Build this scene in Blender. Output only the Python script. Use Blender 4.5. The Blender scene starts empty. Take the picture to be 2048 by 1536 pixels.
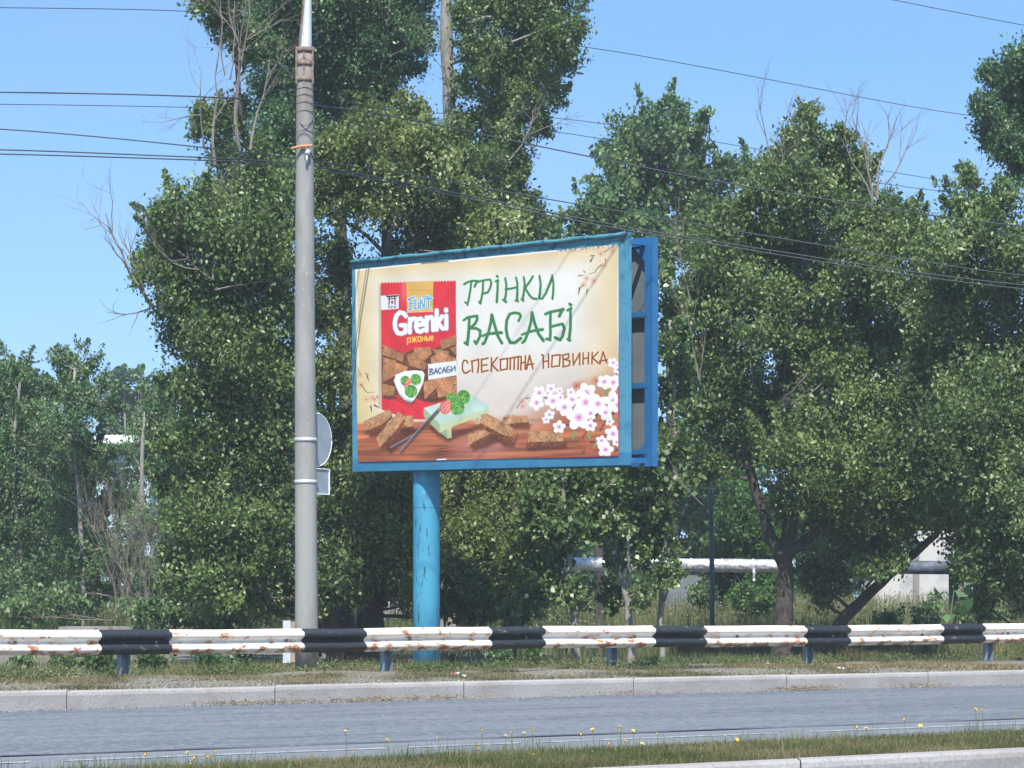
import bpy, math, random
import numpy as np
from mathutils import Vector
R = random.Random(7)
rng = np.random.default_rng(11)
scene = bpy.context.scene
col = scene.collection
# ------------------------------------------------------------------ camera, sky, sun
F = 6163.0           # focal length of the photograph in its own pixels (2048 wide)
HY = 1208.0          # row of the horizon
H = 1.15             # eye height above the road
cam_d = bpy.data.cameras.new('camera'); cam = bpy.data.objects.new('camera', cam_d); col.objects.link(cam)
cam.location = (0, 0, H); cam.rotation_euler = (math.radians(90), 0, 0)
cam_d.sensor_width = 36; cam_d.lens = F/2048*36; cam_d.shift_y = (HY-768)/2048
cam_d.clip_start = .5; cam_d.clip_end = 3000
scene.camera = cam
SUN = Vector((math.cos(math.radians(267))*math.cos(math.radians(55)), math.sin(math.radians(267))*math.cos(math.radians(55)), math.sin(math.radians(55))))
SKYTINT = (.70,.93,1.02,1)
world = bpy.data.worlds.new('World'); scene.world = world; world.use_nodes = True
wn = world.node_tree; bg = wn.nodes['Background']
sky = wn.nodes.new('ShaderNodeTexSky'); sky.sky_type = 'NISHITA'; sky.sun_disc = False
sky.sun_elevation = math.asin(SUN.z); sky.sun_rotation = math.atan2(SUN.x, SUN.y)
sky.air_density = 1.0; sky.dust_density = .6; sky.ozone_density = 1.6; sky.altitude = 0
tcw = wn.nodes.new('ShaderNodeTexCoord'); mpw = wn.nodes.new('ShaderNodeMapping'); mpw.inputs['Location'].default_value = (0,0,.16); mpw.inputs['Scale'].default_value = (1,1,1.35)
wn.links.new(tcw.outputs['Generated'], mpw.inputs[0]); wn.links.new(mpw.outputs[0], sky.inputs[0])   # look a little higher into the clear part of the sky
mxw = wn.nodes.new('ShaderNodeMix'); mxw.data_type = 'RGBA'; mxw.blend_type = 'MULTIPLY'; mxw.inputs[0].default_value = 1; mxw.inputs[7].default_value = SKYTINT
wn.links.new(sky.outputs[0], mxw.inputs[6]); nzw = wn.nodes.new('ShaderNodeTexNoise'); nzw.inputs['Scale'].default_value = 5; nzw.inputs['Detail'].default_value = 6; nzw.inputs['Roughness'].default_value = .55
mpc = wn.nodes.new('ShaderNodeMapping'); mpc.inputs['Scale'].default_value = (1,1,5); mpc.inputs['Rotation'].default_value = (0,.25,0); wn.links.new(tcw.outputs['Generated'], mpc.inputs[0]); wn.links.new(mpc.outputs[0], nzw.inputs['Vector'])
mrw = wn.nodes.new('ShaderNodeMapRange'); mrw.inputs['From Min'].default_value = .42; mrw.inputs['From Max'].default_value = .75; mrw.inputs['To Max'].default_value = .22; wn.links.new(nzw.outputs['Fac'], mrw.inputs['Value'])
sxw = wn.nodes.new('ShaderNodeSeparateXYZ'); wn.links.new(tcw.outputs['Generated'], sxw.inputs[0])
zrw = wn.nodes.new('ShaderNodeMapRange'); zrw.inputs['From Min'].default_value = .0; zrw.inputs['From Max'].default_value = .17; zrw.inputs['To Min'].default_value = .42; zrw.inputs['To Max'].default_value = .0; wn.links.new(sxw.outputs['Z'], zrw.inputs['Value'])
adw = wn.nodes.new('ShaderNodeMath'); adw.operation = 'ADD'; adw.use_clamp = True; wn.links.new(mrw.outputs[0], adw.inputs[0]); wn.links.new(zrw.outputs[0], adw.inputs[1])
mcw = wn.nodes.new('ShaderNodeMix'); mcw.data_type = 'RGBA'; wn.links.new(adw.outputs[0], mcw.inputs[0]); wn.links.new(mxw.outputs[2], mcw.inputs[6]); mcw.inputs[7].default_value = (1.75,2.35,4.3,1)
wn.links.new(mcw.outputs[2], bg.inputs[0]); bg.inputs[1].default_value = .15
sl = bpy.data.lights.new('sun', 'SUN'); sl.energy = 5.0; sl.angle = math.radians(.5); sl.color = (1, .95, .87)
so = bpy.data.objects.new('sun', sl); col.objects.link(so); so.rotation_euler = SUN.to_track_quat('Z', 'Y').to_euler()
vs = scene.view_settings; vs.view_transform = 'Standard'; vs.look = 'None'; vs.gamma = 1; vs.exposure = .85
scene.render.engine = 'CYCLES'

# ------------------------------------------------------------------ helpers
def P(px, py, d):
    """point that the photograph shows at (px, py), at d metres in front of the camera"""
    return Vector(((px-1024)*d/F, d, H+(HY-py)*d/F))
K = .857
RD = Vector((.7593, .6508, 0)); RN = Vector((-.6508, .7593, 0))
def line_depth(px, y0): return y0/(1-K*(px-1024)/F)
def road(s, y0, z=0.0):
    """s metres along the road from the axis of view, on the line crossing that axis at depth y0"""
    return Vector((0, y0, 0)) + RD*s + Vector((0, 0, z))
def s_of(px, y0):
    d = line_depth(px, y0); return (px-1024)*d/F/.7593
def srgb(r, g, b):
    return tuple(((c/255)/12.92 if c/255 <= .04045 else ((c/255+.055)/1.055)**2.4) for c in (r, g, b))

def tag(o, label=None, cat=None, group=None, kind=None):
    if label: o['label'] = label
    if cat: o['category'] = cat
    if group: o['group'] = group
    if kind: o['kind'] = kind
    return o
def empty(name, loc, label=None, cat=None, group=None):
    o = bpy.data.objects.new(name, None); col.objects.link(o); o.location = loc; o.empty_display_size = .2
    return tag(o, label, cat, group)
class MB:
    def __init__(s): s.v = []; s.f = []; s.m = []
    def face(s, idx, m=0): s.f.append(tuple(idx)); s.m.append(m)
    def box(s, c, size, ax=None, m=0):
        """box by centre, size and three axes"""
        ax = ax or (Vector((1,0,0)), Vector((0,1,0)), Vector((0,0,1))); b = len(s.v); c = Vector(c)
        for k in (-1, 1):
            for j in (-1, 1):
                for i in (-1, 1):
                    s.v.append(tuple(c + ax[0]*(i*size[0]/2) + ax[1]*(j*size[1]/2) + ax[2]*(k*size[2]/2)))
        for q in ((0,2,3,1),(4,5,7,6),(0,1,5,4),(2,6,7,3),(0,4,6,2),(1,3,7,5)): s.face([b+i for i in q], m)
    def tube(s, pts, rad, n=8, m=0, cap=True):
        pts = [Vector(p) for p in pts]
        if not isinstance(rad, (list, tuple)): rad = [rad]*len(pts)
        b = len(s.v); up = None
        for i, p in enumerate(pts):
            t = (pts[min(i+1, len(pts)-1)]-pts[max(i-1, 0)])
            t = t.normalized() if t.length > 1e-9 else Vector((0,0,1))
            if up is None: up = Vector((1,0,0)) if abs(t.x) < .8 else Vector((0,1,0))
            a = (up - t*up.dot(t)).normalized(); c = t.cross(a); up = a
            for k in range(n):
                an = 2*math.pi*k/n
                s.v.append(tuple(p + (a*math.cos(an) + c*math.sin(an))*rad[i]))
        for i in range(len(pts)-1):
            for k in range(n):
                k2 = (k+1) % n
                s.face((b+i*n+k, b+i*n+k2, b+(i+1)*n+k2, b+(i+1)*n+k), m)
        if cap:
            s.face([b+k for k in range(n)][::-1], m); e = b+(len(pts)-1)*n; s.face([e+k for k in range(n)], m)
    def build(s, name, mats, parent=None, smooth=False, origin=None):
        me = bpy.data.meshes.new(name)
        vv = s.v
        if parent is not None:
            o0 = world_loc(parent); vv = [(a-o0.x, b-o0.y, c-o0.z) for a, b, c in vv]
        elif origin is not None:
            o0 = Vector(origin); vv = [(a-o0.x, b-o0.y, c-o0.z) for a, b, c in vv]
        me.from_pydata(vv, [], s.f)
        if not isinstance(mats, (list, tuple)): mats = [mats]
        for x in mats: me.materials.append(x)
        me.polygons.foreach_set('material_index', s.m)
        if smooth: me.polygons.foreach_set('use_smooth', [True]*len(s.f))
        me.update()
        o = bpy.data.objects.new(name, me); col.objects.link(o)
        if parent is not None: o.parent = parent
        elif origin is not None: o.location = origin
        return o
def world_loc(o):
    v = Vector(o.location)
    while o.parent: o = o.parent; v = v + Vector(o.location)
    return v
def copy_tree(o, loc=None, parent=None):
    c = o.copy(); col.objects.link(c); c.parent = parent
    if loc is not None: c.location = loc
    for ch in [x for x in bpy.data.objects if x.parent == o]: copy_tree(ch, None, c)
    return c
def quads_mesh(name, V, tint, mat, parent=None, n=4):
    """V (N,n,3) -> N loose faces, tint (N,) stored as a per-vertex attribute"""
    N = len(V); V = V.reshape(-1, 3).astype(np.float32)
    if parent is not None: V = V - np.array(world_loc(parent), dtype=np.float32)
    me = bpy.data.meshes.new(name)
    me.vertices.add(N*n); me.vertices.foreach_set('co', V.ravel())
    me.loops.add(N*n); me.loops.foreach_set('vertex_index', np.arange(N*n, dtype=np.int32))
    me.polygons.add(N); me.polygons.foreach_set('loop_start', np.arange(0, N*n, n, dtype=np.int32))
    me.polygons.foreach_set('loop_total', np.full(N, n, dtype=np.int32))
    at = me.attributes.new('tint', 'FLOAT', 'POINT'); at.data.foreach_set('value', np.repeat(tint, n).astype(np.float32))
    me.materials.append(mat); me.update(calc_edges=True)
    o = bpy.data.objects.new(name, me); col.objects.link(o)
    if parent is not None: o.parent = parent
    return o

# ------------------------------------------------------------------ materials
DIM = {'blue frame paint':.68, 'light blue paint':.66, 'faded teal paint':.66, 'bright blue paint':.72, 'sky blue post paint':.9, 'bark':.7, 'silver pipe wrap':.9, 'cover leaves':.8,
       'asphalt':.60, 'worn asphalt at road edge':.60, 'worn road paint':.7, 'dusty verge':.60, 'kerb concrete':.95, 'grass':.60, 'tall grass':.66, 'straw':.62, 'grit':.6, 'pale concrete slab':.6, 'pale sheet roofing':.8,
       'pole concrete':.86, 'poplar leaves':.95, 'dark poplar leaves':.92, 'yellowish poplar leaves':.95, 'elm leaves':.92, 'weathered grey sheet':.6, 'dead wood':.45, 'whitewashed concrete wall':.7, 'sapling leaves':1.0, 'fresh shrub leaves':.72}
def dim(name, c): k = DIM.get(name, 1.0); return tuple(x*k for x in c)
def mat(name, color, rough=.6, metal=0., noise=None, spec=.5, bump=None):
    """noise = list of (scale, detail, lo, hi, colour2, stretch) layers mixed over the base colour"""
    color = dim(name, color); noise = [(q[0], q[1], q[2], q[3], dim(name, q[4]), q[5]) for q in (noise or [])]
    m = bpy.data.materials.new(name); m.use_nodes = True; nt = m.node_tree; b = nt.nodes['Principled BSDF']
    b.inputs['Base Color'].default_value = (*color, 1); b.inputs['Roughness'].default_value = rough
    b.inputs['Metallic'].default_value = metal; b.inputs['Specular IOR Level'].default_value = spec
    tc = nt.nodes.new('ShaderNodeTexCoord'); last = None
    for (sc, det, lo, hi, c2, st) in (noise or []):
        mp = nt.nodes.new('ShaderNodeMapping'); mp.inputs['Scale'].default_value = st; nt.links.new(tc.outputs['Object'], mp.inputs[0])
        nz = nt.nodes.new('ShaderNodeTexNoise'); nz.inputs['Scale'].default_value = sc; nz.inputs['Detail'].default_value = det
        nz.inputs['Roughness'].default_value = .65
        nt.links.new(mp.outputs[0], nz.inputs['Vector'])
        mr = nt.nodes.new('ShaderNodeMapRange'); mr.inputs['From Min'].default_value = lo; mr.inputs['From Max'].default_value = hi
        nt.links.new(nz.outputs['Fac'], mr.inputs['Value'])
        mx = nt.nodes.new('ShaderNodeMix'); mx.data_type = 'RGBA'
        nt.links.new(mr.outputs[0], mx.inputs['Factor'])
        if last is None: mx.inputs[6].default_value = (*color, 1)
        else: nt.links.new(last, mx.inputs[6])
        mx.inputs[7].default_value = (*c2, 1); last = mx.outputs[2]
    if last is not None: nt.links.new(last, b.inputs['Base Color'])
    if bump:
        nz = nt.nodes.new('ShaderNodeTexNoise'); nz.inputs['Scale'].default_value = bump[0]; nz.inputs['Detail'].default_value = 6
        nt.links.new(tc.outputs['Object'], nz.inputs['Vector'])
        bp = nt.nodes.new('ShaderNodeBump'); bp.inputs['Strength'].default_value = bump[1]; bp.inputs['Distance'].default_value = bump[2]
        nt.links.new(nz.outputs['Fac'], bp.inputs['Height']); nt.links.new(bp.outputs[0], b.inputs['Normal'])
    return m
def leaf_mat(name, stops, rough=.42, trans=.3, spec=.5):
    """colour from the per-leaf tint through a ramp; some light passes through the leaf"""
    m = bpy.data.materials.new(name); m.use_nodes = True; nt = m.node_tree; b = nt.nodes['Principled BSDF']
    at = nt.nodes.new('ShaderNodeAttribute'); at.attribute_name = 'tint'
    cr = nt.nodes.new('ShaderNodeValToRGB'); e = cr.color_ramp.elements
    while len(e) < len(stops): e.new(.5)
    for i, (p, c) in enumerate(stops): e[i].position = p; e[i].color = (*dim(name, c), 1)
    nt.links.new(at.outputs['Fac'], cr.inputs[0]); nt.links.new(cr.outputs[0], b.inputs['Base Color'])
    b.inputs['Roughness'].default_value = rough; b.inputs['Specular IOR Level'].default_value = spec
    tr = nt.nodes.new('ShaderNodeBsdfTranslucent'); nt.links.new(cr.outputs[0], tr.inputs[0])
    ms = nt.nodes.new('ShaderNodeMixShader'); ms.inputs[0].default_value = trans
    nt.links.new(b.outputs[0], ms.inputs[1]); nt.links.new(tr.outputs[0], ms.inputs[2])
    nt.links.new(ms.outputs[0], nt.nodes['Material Output'].inputs[0])
    return m
one = (1, 1, 1)
M = {}
M['poplar'] = leaf_mat('poplar leaves', [(0, (.042,.086,.023)), (.45, (.100,.168,.041)), (.8, (.195,.275,.088)), (1, (.30,.38,.17))], .46, .36, .5)
M['poplar_dark'] = leaf_mat('dark poplar leaves', [(0, (.033,.088,.034)), (.6, (.080,.168,.056)), (1, (.18,.28,.11))], .42, .34, .5)
M['poplar_warm'] = leaf_mat('yellowish poplar leaves', [(0, (.065,.095,.020)), (.45, (.135,.19,.042)), (.8, (.24,.29,.095)), (1, (.40,.45,.22))], .46, .36, .5)
M['elm'] = leaf_mat('elm leaves', [(0, (.050,.115,.040)), (.6, (.125,.215,.075)), (1, (.22,.33,.13))], .5, .36)
M['sapling'] = leaf_mat('sapling leaves', [(0, (.040,.085,.022)), (.6, (.10,.17,.04)), (.93, (.17,.24,.07)), (1, (.5,.56,.38))], .45, .3, .5)
M['bright'] = leaf_mat('fresh shrub leaves', [(0, (.045,.12,.02)), (1, (.12,.25,.04))], .5, .4)
M['grass'] = leaf_mat('grass', [(0, (.05,.085,.025)), (.35, (.10,.125,.045)), (.6, (.20,.18,.09)), (1, (.38,.31,.18))], .8, .25, .2)
M['tallgrass'] = leaf_mat('tall grass', [(0, (.06,.11,.03)), (.5, (.14,.18,.06)), (.75, (.26,.27,.12)), (1, (.40,.36,.20))], .8, .3, .2)
M['cover'] = leaf_mat('cover leaves', [(0, (.05,.10,.03)), (.5, (.11,.18,.05)), (.8, (.20,.23,.09)), (1, (.35,.29,.16))], .7, .25, .3)
M['grit'] = leaf_mat('grit', [(0, (.10,.09,.08)), (.5, (.30,.28,.25)), (1, (.55,.53,.50))], .9, 0, .2)
M['straw'] = leaf_mat('straw', [(0, (.25,.20,.10)), (1, (.50,.40,.24))], .8, .2, .2)
M['bark'] = mat('bark', (.045,.038,.03), .9, noise=[(6, 8, .35, .65, (.10,.085,.07), (3,3,.6))], bump=(25, .8, .03))
M['bark_pale'] = mat('pale bark', (.22,.21,.18), .85, noise=[(9, 8, .45, .7, (.12,.11,.09), (2,2,.7))])
M['dead'] = mat('dead wood', (.30,.26,.22), .9, noise=[(4, 4, .4, .6, (.42,.36,.30), one)])
M['dead_brown'] = mat('dead brown wood', (.33,.22,.14), .9, noise=[(4, 4, .4, .6, (.22,.18,.14), one)])
M['asphalt'] = mat('asphalt', (.120,.145,.175), .8, spec=.4, noise=[(1.1, 4, .42, .58, (.19,.22,.255), (.05,.8,1)), (3, 7, .45, .72, (.215,.245,.275), (.5,1,1)), (11, 9, .54, .62, (.075,.085,.10), (1.2,.8,1)), (20, 8, .54, .60, (.36,.37,.38), (1.6,.35,1)), (1.7, 8, .62, .66, (.09,.10,.115), (.25,1,1))], bump=(70, .5, .01))
M['asphalt_lane'] = mat('worn asphalt at road edge', (.23,.25,.265), .85, noise=[(3, 5, .4, .65, (.175,.19,.205), (.08,1,1)), (30, 6, .55, .65, (.30,.32,.34), (1,.35,1))])
M['paint_line'] = mat('worn road paint', (.42,.46,.50), .7, noise=[(9, 6, .45, .55, (.20,.225,.255), one)])
M['crack'] = mat('road seam tar', (.03,.04,.055), .8)
M['kerb'] = mat('kerb concrete', (.31,.295,.29), .9, noise=[(1.1, 6, .4, .65, (.235,.22,.21), (1,1,2.5)), (40, 5, .5, .7, (.19,.185,.18), one), (3.2, 6, .6, .72, (.24,.20,.17), one)], bump=(30, .5, .01))
M['dirt'] = mat('dusty verge', (.27,.245,.21), .95, noise=[(1.2, 8, .42, .6, (.22,.20,.12), one), (14, 6, .5, .68, (.35,.32,.28), one), (25, 6, .5, .62, (.12,.12,.06), one)], bump=(18, .8, .04))
M['concrete'] = mat('pole concrete', (.275,.275,.262), .9, noise=[(2.2, 6, .45, .65, (.21,.205,.20), (1,1,.3)), (1.1, 8, .56, .66, (.20,.185,.165), (2.5,2.5,.35)), (40, 4, .62, .7, (.42,.42,.41), one), (30, 3, .68, .75, (.2,.18,.17), one)], bump=(60, .3, .005))
M['rust'] = mat('rusty steel', (.13,.085,.06), .8, noise=[(18, 6, .45, .6, (.20,.15,.12), one)])
M['rust_orange'] = mat('orange rusted bar', (.42,.19,.09), .8)
M['galv'] = mat('galvanised steel', (.52,.55,.58), .45, .4, noise=[(12, 5, .4, .7, (.42,.45,.49), one)])
M['post_grey'] = mat('grey painted post', (.15,.19,.23), .6, noise=[(9, 5, .5, .7, (.22,.25,.28), one)])
M['sign_back'] = mat('sign back steel', (.22,.27,.31), .6, noise=[(5, 4, .4, .7, (.26,.31,.35), one)])
M['white_rim'] = mat('bright sign edge', (.75,.77,.78), .5)
M['rail_white'] = mat('white rail paint', (.78,.74,.68), .5, noise=[(1.3, 3, .45, .7, (.66,.59,.50), one), (2.2, 6, .5, .7, (.60,.56,.50), (1,1,.5))])
M['rail_black'] = mat('black rail paint', (.014,.018,.022), .5, noise=[(7, 6, .60, .66, (.17,.11,.08), (1,1,2.5))])
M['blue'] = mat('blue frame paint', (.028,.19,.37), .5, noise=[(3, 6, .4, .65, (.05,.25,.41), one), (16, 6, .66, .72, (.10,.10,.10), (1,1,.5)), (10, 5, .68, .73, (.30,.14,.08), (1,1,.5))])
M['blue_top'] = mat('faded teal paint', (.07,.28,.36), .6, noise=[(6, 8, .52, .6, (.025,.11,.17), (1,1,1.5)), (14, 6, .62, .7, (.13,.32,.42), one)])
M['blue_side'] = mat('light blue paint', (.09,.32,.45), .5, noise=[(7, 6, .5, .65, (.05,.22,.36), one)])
M['blue_bright'] = mat('bright blue paint', (.022,.15,.37), .45, noise=[(4, 5, .5, .7, (.035,.19,.41), one), (20, 5, .7, .75, (.30,.16,.08), one)])
M['blue_post'] = mat('sky blue post paint', (.05,.27,.41), .5, noise=[(3, 5, .4, .65, (.042,.235,.37), (1,1,.3)), (9, 7, .59, .62, (.015,.08,.13), (2.2,2.2,.28)), (30, 4, .68, .74, (.20,.40,.50), one)])
M['sheet'] = mat('weathered grey sheet', (.17,.20,.22), .7, noise=[(2.5, 5, .4, .65, (.22,.25,.27), (1,1,2))])
M['silver'] = mat('silver pipe wrap', (.62,.62,.66), .42, .55, noise=[(7, 6, .45, .62, (.40,.40,.44), (3,1,1))], bump=(9, .9, .05))
M['pipe_dark'] = mat('dark pipe wrap', (.05,.055,.07), .7, noise=[(3, 5, .5, .65, (.10,.13,.20), one)])
M['cable'] = mat('black cable', (.02,.03,.035), .6)
M['wall_white'] = mat('whitewashed concrete wall', (.60,.58,.56), .9, noise=[(.9, 6, .5, .62, (.30,.34,.38), (1,1,.8)), (6, 6, .55, .7, (.45,.42,.40), one)])
M['wall_blue'] = mat('pale blue shed wall', (.36,.50,.55), .8, noise=[(3, 5, .4, .7, (.28,.42,.48), one)])
M['roof_white'] = mat('pale sheet roofing', (.68,.69,.71), .7, noise=[(5, 4, .4, .7, (.48,.5,.53), (1,1,1))])
M['glass'] = mat('dark window pane', (.03,.05,.06), .15)
M['slab'] = mat('pale concrete slab', (.36,.33,.32), .9, noise=[(3, 5, .4, .7, (.27,.25,.24), one)])
M['dark_post'] = mat('tarred post', (.012,.014,.016), .8)
M['green_post'] = mat('dark green paint', (.03,.085,.075), .6)
M['yellow'] = mat('yellow petals', (.85,.50,.015), .6)
M['stem'] = mat('flower stem', (.10,.16,.05), .7)
M['paper_white'] = mat('white litter', (.8,.8,.8), .7)
M['paper_red'] = mat('red litter', (.6,.05,.08), .7)

# rust that gathers along the lower bead of the white guardrail
def add_rail_rust(m):
    nt = m.node_tree; b = nt.nodes['Principled BSDF']; src = b.inputs['Base Color'].links[0].from_socket
    tc = nt.nodes.new('ShaderNodeTexCoord')
    mp = nt.nodes.new('ShaderNodeMapping'); mp.inputs['Scale'].default_value = (1,1,2.2); nt.links.new(tc.outputs['Object'], mp.inputs[0])
    nz = nt.nodes.new('ShaderNodeTexNoise'); nz.inputs['Scale'].default_value = 5.2; nz.inputs['Detail'].default_value = 9; nz.inputs['Roughness'].default_value = .72
    nt.links.new(mp.outputs[0], nz.inputs['Vector'])
    sx = nt.nodes.new('ShaderNodeSeparateXYZ'); nt.links.new(tc.outputs['Object'], sx.inputs[0])
    zr = nt.nodes.new('ShaderNodeMapRange'); zr.inputs['From Min'].default_value = .52; zr.inputs['From Max'].default_value = .70
    zr.inputs['To Min'].default_value = .085; zr.inputs['To Max'].default_value = .0; nt.links.new(sx.outputs['Z'], zr.inputs['Value'])
    ad = nt.nodes.new('ShaderNodeMath'); ad.operation = 'ADD'; nt.links.new(nz.outputs['Fac'], ad.inputs[0]); nt.links.new(zr.outputs[0], ad.inputs[1])
    mr = nt.nodes.new('ShaderNodeMapRange'); mr.inputs['From Min'].default_value = .57; mr.inputs['From Max'].default_value = .63; nt.links.new(ad.outputs[0], mr.inputs['Value'])
    mx = nt.nodes.new('ShaderNodeMix'); mx.data_type = 'RGBA'; nt.links.new(mr.outputs[0], mx.inputs['Factor'])
    mr2 = nt.nodes.new('ShaderNodeMapRange'); mr2.inputs['From Min'].default_value = .535; mr2.inputs['From Max'].default_value = .60; mr2.inputs['To Max'].default_value = .75; nt.links.new(ad.outputs[0], mr2.inputs['Value'])
    m0 = nt.nodes.new('ShaderNodeMix'); m0.data_type = 'RGBA'; nt.links.new(mr2.outputs[0], m0.inputs['Factor']); nt.links.new(src, m0.inputs[6]); m0.inputs[7].default_value = (.72,.42,.22,1)
    nt.links.new(m0.outputs[2], mx.inputs[6]); mx.inputs[7].default_value = (.30,.11,.05,1); nt.links.new(mx.outputs[2], b.inputs['Base Color'])
add_rail_rust(M['rail_white'])
def stain_above(m, z0, z1, colr):
    nt = m.node_tree; b = nt.nodes['Principled BSDF']; src = b.inputs['Base Color'].links[0].from_socket
    tc = nt.nodes.new('ShaderNodeTexCoord'); sx = nt.nodes.new('ShaderNodeSeparateXYZ'); nt.links.new(tc.outputs['Object'], sx.inputs[0])
    mp = nt.nodes.new('ShaderNodeMapping'); mp.inputs['Scale'].default_value = (9,9,1.2); nt.links.new(tc.outputs['Object'], mp.inputs[0])
    nz = nt.nodes.new('ShaderNodeTexNoise'); nz.inputs['Scale'].default_value = 1.5; nz.inputs['Detail'].default_value = 5; nt.links.new(mp.outputs[0], nz.inputs['Vector'])
    zr = nt.nodes.new('ShaderNodeMapRange'); zr.inputs['From Min'].default_value = z0; zr.inputs['From Max'].default_value = z1; nt.links.new(sx.outputs['Z'], zr.inputs['Value'])
    mu = nt.nodes.new('ShaderNodeMath'); mu.operation = 'MULTIPLY'; nt.links.new(zr.outputs[0], mu.inputs[0]); nr = nt.nodes.new('ShaderNodeMapRange'); nr.inputs['From Min'].default_value = .3; nr.inputs['From Max'].default_value = .65; nt.links.new(nz.outputs['Fac'], nr.inputs['Value']); nt.links.new(nr.outputs[0], mu.inputs[1])
    mx = nt.nodes.new('ShaderNodeMix'); mx.data_type = 'RGBA'; nt.links.new(mu.outputs[0], mx.inputs['Factor']); nt.links.new(src, mx.inputs[6]); mx.inputs[7].default_value = (*colr, 1); nt.links.new(mx.outputs[2], b.inputs['Base Color'])
stain_above(M['concrete'], 7.0, 8.1, (.16,.125,.10))
M['twig'] = mat('twig bark', (.20,.165,.12), .9)

# ------------------------------------------------------------------ ground, road, kerbs
def smooth(a, b, x):
    t = min(1, max(0, (x-a)/(b-a))); return t*t*(3-2*t)
def ground_z(x, y):
    q = y - K*x                       # depth at which this line along the road crosses the axis
    z = .19 + .05*smooth(38.2, 41.6, q) - .09*smooth(43, 46, q)
    z += .75*smooth(56, 80, y) + .12*smooth(1, -7, x)*smooth(50, 58, y)
    return z + .02*math.sin(x*1.7+y*.9)*smooth(38.6, 40, q) + .015*math.sin(x*4.1-y*2.3)*smooth(38.6, 40, q)
g = MB(); NX, NY = 150, 90
ys = [38.02 + (j/NY)**2.2*1400 for j in range(NY+1)]
for j in range(NY+1):
    for i in range(NX+1):
        s = (i/NX*2-1); sx = 30*s + (900*s**5)
        y0 = ys[j]; x = sx; yy = y0 + K*x
        zz = ground_z(x, yy) if yy > 0 else .2
        g.v.append((x, yy, min(zz, 1.2)))
for j in range(NY):
    for i in range(NX):
        a = j*(NX+1)+i; g.face((a, a+1, a+NX+2, a+NX+1))
tag(g.build('ground', M['dirt'], smooth=True), kind='structure')

def strip(name, y0a, y0b, z, m, s0=-60, s1=90):
    b = MB(); o0 = road(0, 0, 0); wa, wb = y0a*.7593, y0b*.7593; sa, sb_ = y0a*.6508, y0b*.6508
    b.v += [(s0+sa, wa, z), (s1+sa, wa, z), (s1+sb_, wb, z), (s0+sb_, wb, z)]; b.face((0,1,2,3))
    o = b.build(name, m); o.rotation_euler = (0, 0, math.atan2(RD.y, RD.x)); return tag(o, kind='structure')
strip('road', 20.5, 37.75, 0, M['asphalt'])
strip('road_edge', 20.5, 26.3, .004, M['asphalt_lane'])
strip('near_road', -40, 17.75, 0, M['asphalt'], -90, 90)
base = MB(); base.v += [(-3000,-3000,-.03),(3000,-3000,-.03),(3000,3000,-.03),(-3000,3000,-.03)]; base.face((0,1,2,3))
tag(base.build('terrain', M['dirt']), kind='structure')
# painted edge line, the seam between the two asphalt layers
b = MB()
for (s0, s1) in ((-14, -4.6), (-4.3, -1.3), (-1.1, .1), (.25, 3.1), (3.5, 40)):
    i = len(b.v); b.v += [tuple(road(s0,25.2,.008)), tuple(road(s1,25.2,.008)), tuple(road(s1,25.42,.008)), tuple(road(s0,25.42,.008))]; b.face((i,i+1,i+2,i+3))
tag(b.build('road_marking', M['paint_line']), kind='structure')
b = MB(); n = 160
for i in range(n+1):
    s = -14+i*.25; o = .035*math.sin(s*.9)+.02*math.sin(s*2.7+1)+.012*math.sin(s*7.1); w = .13+.05*math.sin(s*3.3)+.04*math.sin(s*1.1)
    b.v += [tuple(road(s,26.35+o,.008)), tuple(road(s,26.35+o+w,.008))]
for i in range(n): b.face((2*i,2*i+2,2*i+3,2*i+1))
tag(b.build('road_seam', M['crack']), kind='structure')
# kerb stones (far side), butted with narrow joints
def kerb(name, y0a, y0b, h, z0, joints, wob=.01, flip=False):
    b = MB(); rr = random.Random(3)
    for i in range(len(joints)-1):
        s0, s1 = joints[i]+.005, joints[i+1]-.005; dz = rr.uniform(-wob, wob); dy = rr.uniform(-wob, wob)
        prof = [(y0a+dy, z0), (y0a+dy+.005, h+dz-.05), (y0a+dy+.02, h+dz-.018), (y0a+dy+.055, h+dz), (y0b, h+dz), (y0b, z0)]
        if flip: prof = [(y0a+y0b-a, z) for a, z in prof][::-1]
        i0 = len(b.v); ns = 4
        for k in range(ns+1):
            s = s0+(s1-s0)*k/ns
            for (a, z) in prof: b.v.append(tuple(road(s, a, z)))
        m = len(prof)
        for k in range(ns):
            for j in range(m-1): b.face((i0+k*m+j, i0+(k+1)*m+j, i0+(k+1)*m+j+1, i0+k*m+j+1))
        b.face([i0+j for j in range(m)]); b.face([i0+ns*m+j for j in range(m)][::-1])
    return tag(b.build(name, M['kerb']), kind='structure')
j0 = [s_of(x, 37.9) for x in (138, 552, 928, 1266, 1571, 1853)]; st = 3.3
kerb('kerb', 37.72, 38.06, .205, -.02, [j0[0]-st*k for k in range(12,0,-1)] + j0 + [j0[-1]+st*k for k in range(1,18)])
kerb('median_kerb', 17.74, 18.02, .17, -.02, [s_of(1597, 17.9)+st*k for k in range(-10, 12)])
kerb('median_kerb', 20.2, 20.5, .13, -.02, [st*k for k in range(-10, 12)], flip=True)
b = MB(); rr = random.Random(5)
n = 60
for i in range(n+1):
    for j in range(5):
        a = 18.02+(20.2-18.02)*j/4; s = -10+i*.4
        b.v.append(tuple(road(s, a, .15+(.015*math.sin(s*3+j) if 0 < j < 4 else 0))))
for i in range(n):
    for j in range(4): b.face((i*5+j, (i+1)*5+j, (i+1)*5+j+1, i*5+j+1))
tag(b.build('median_ground', M['dirt']), kind='structure')
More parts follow.
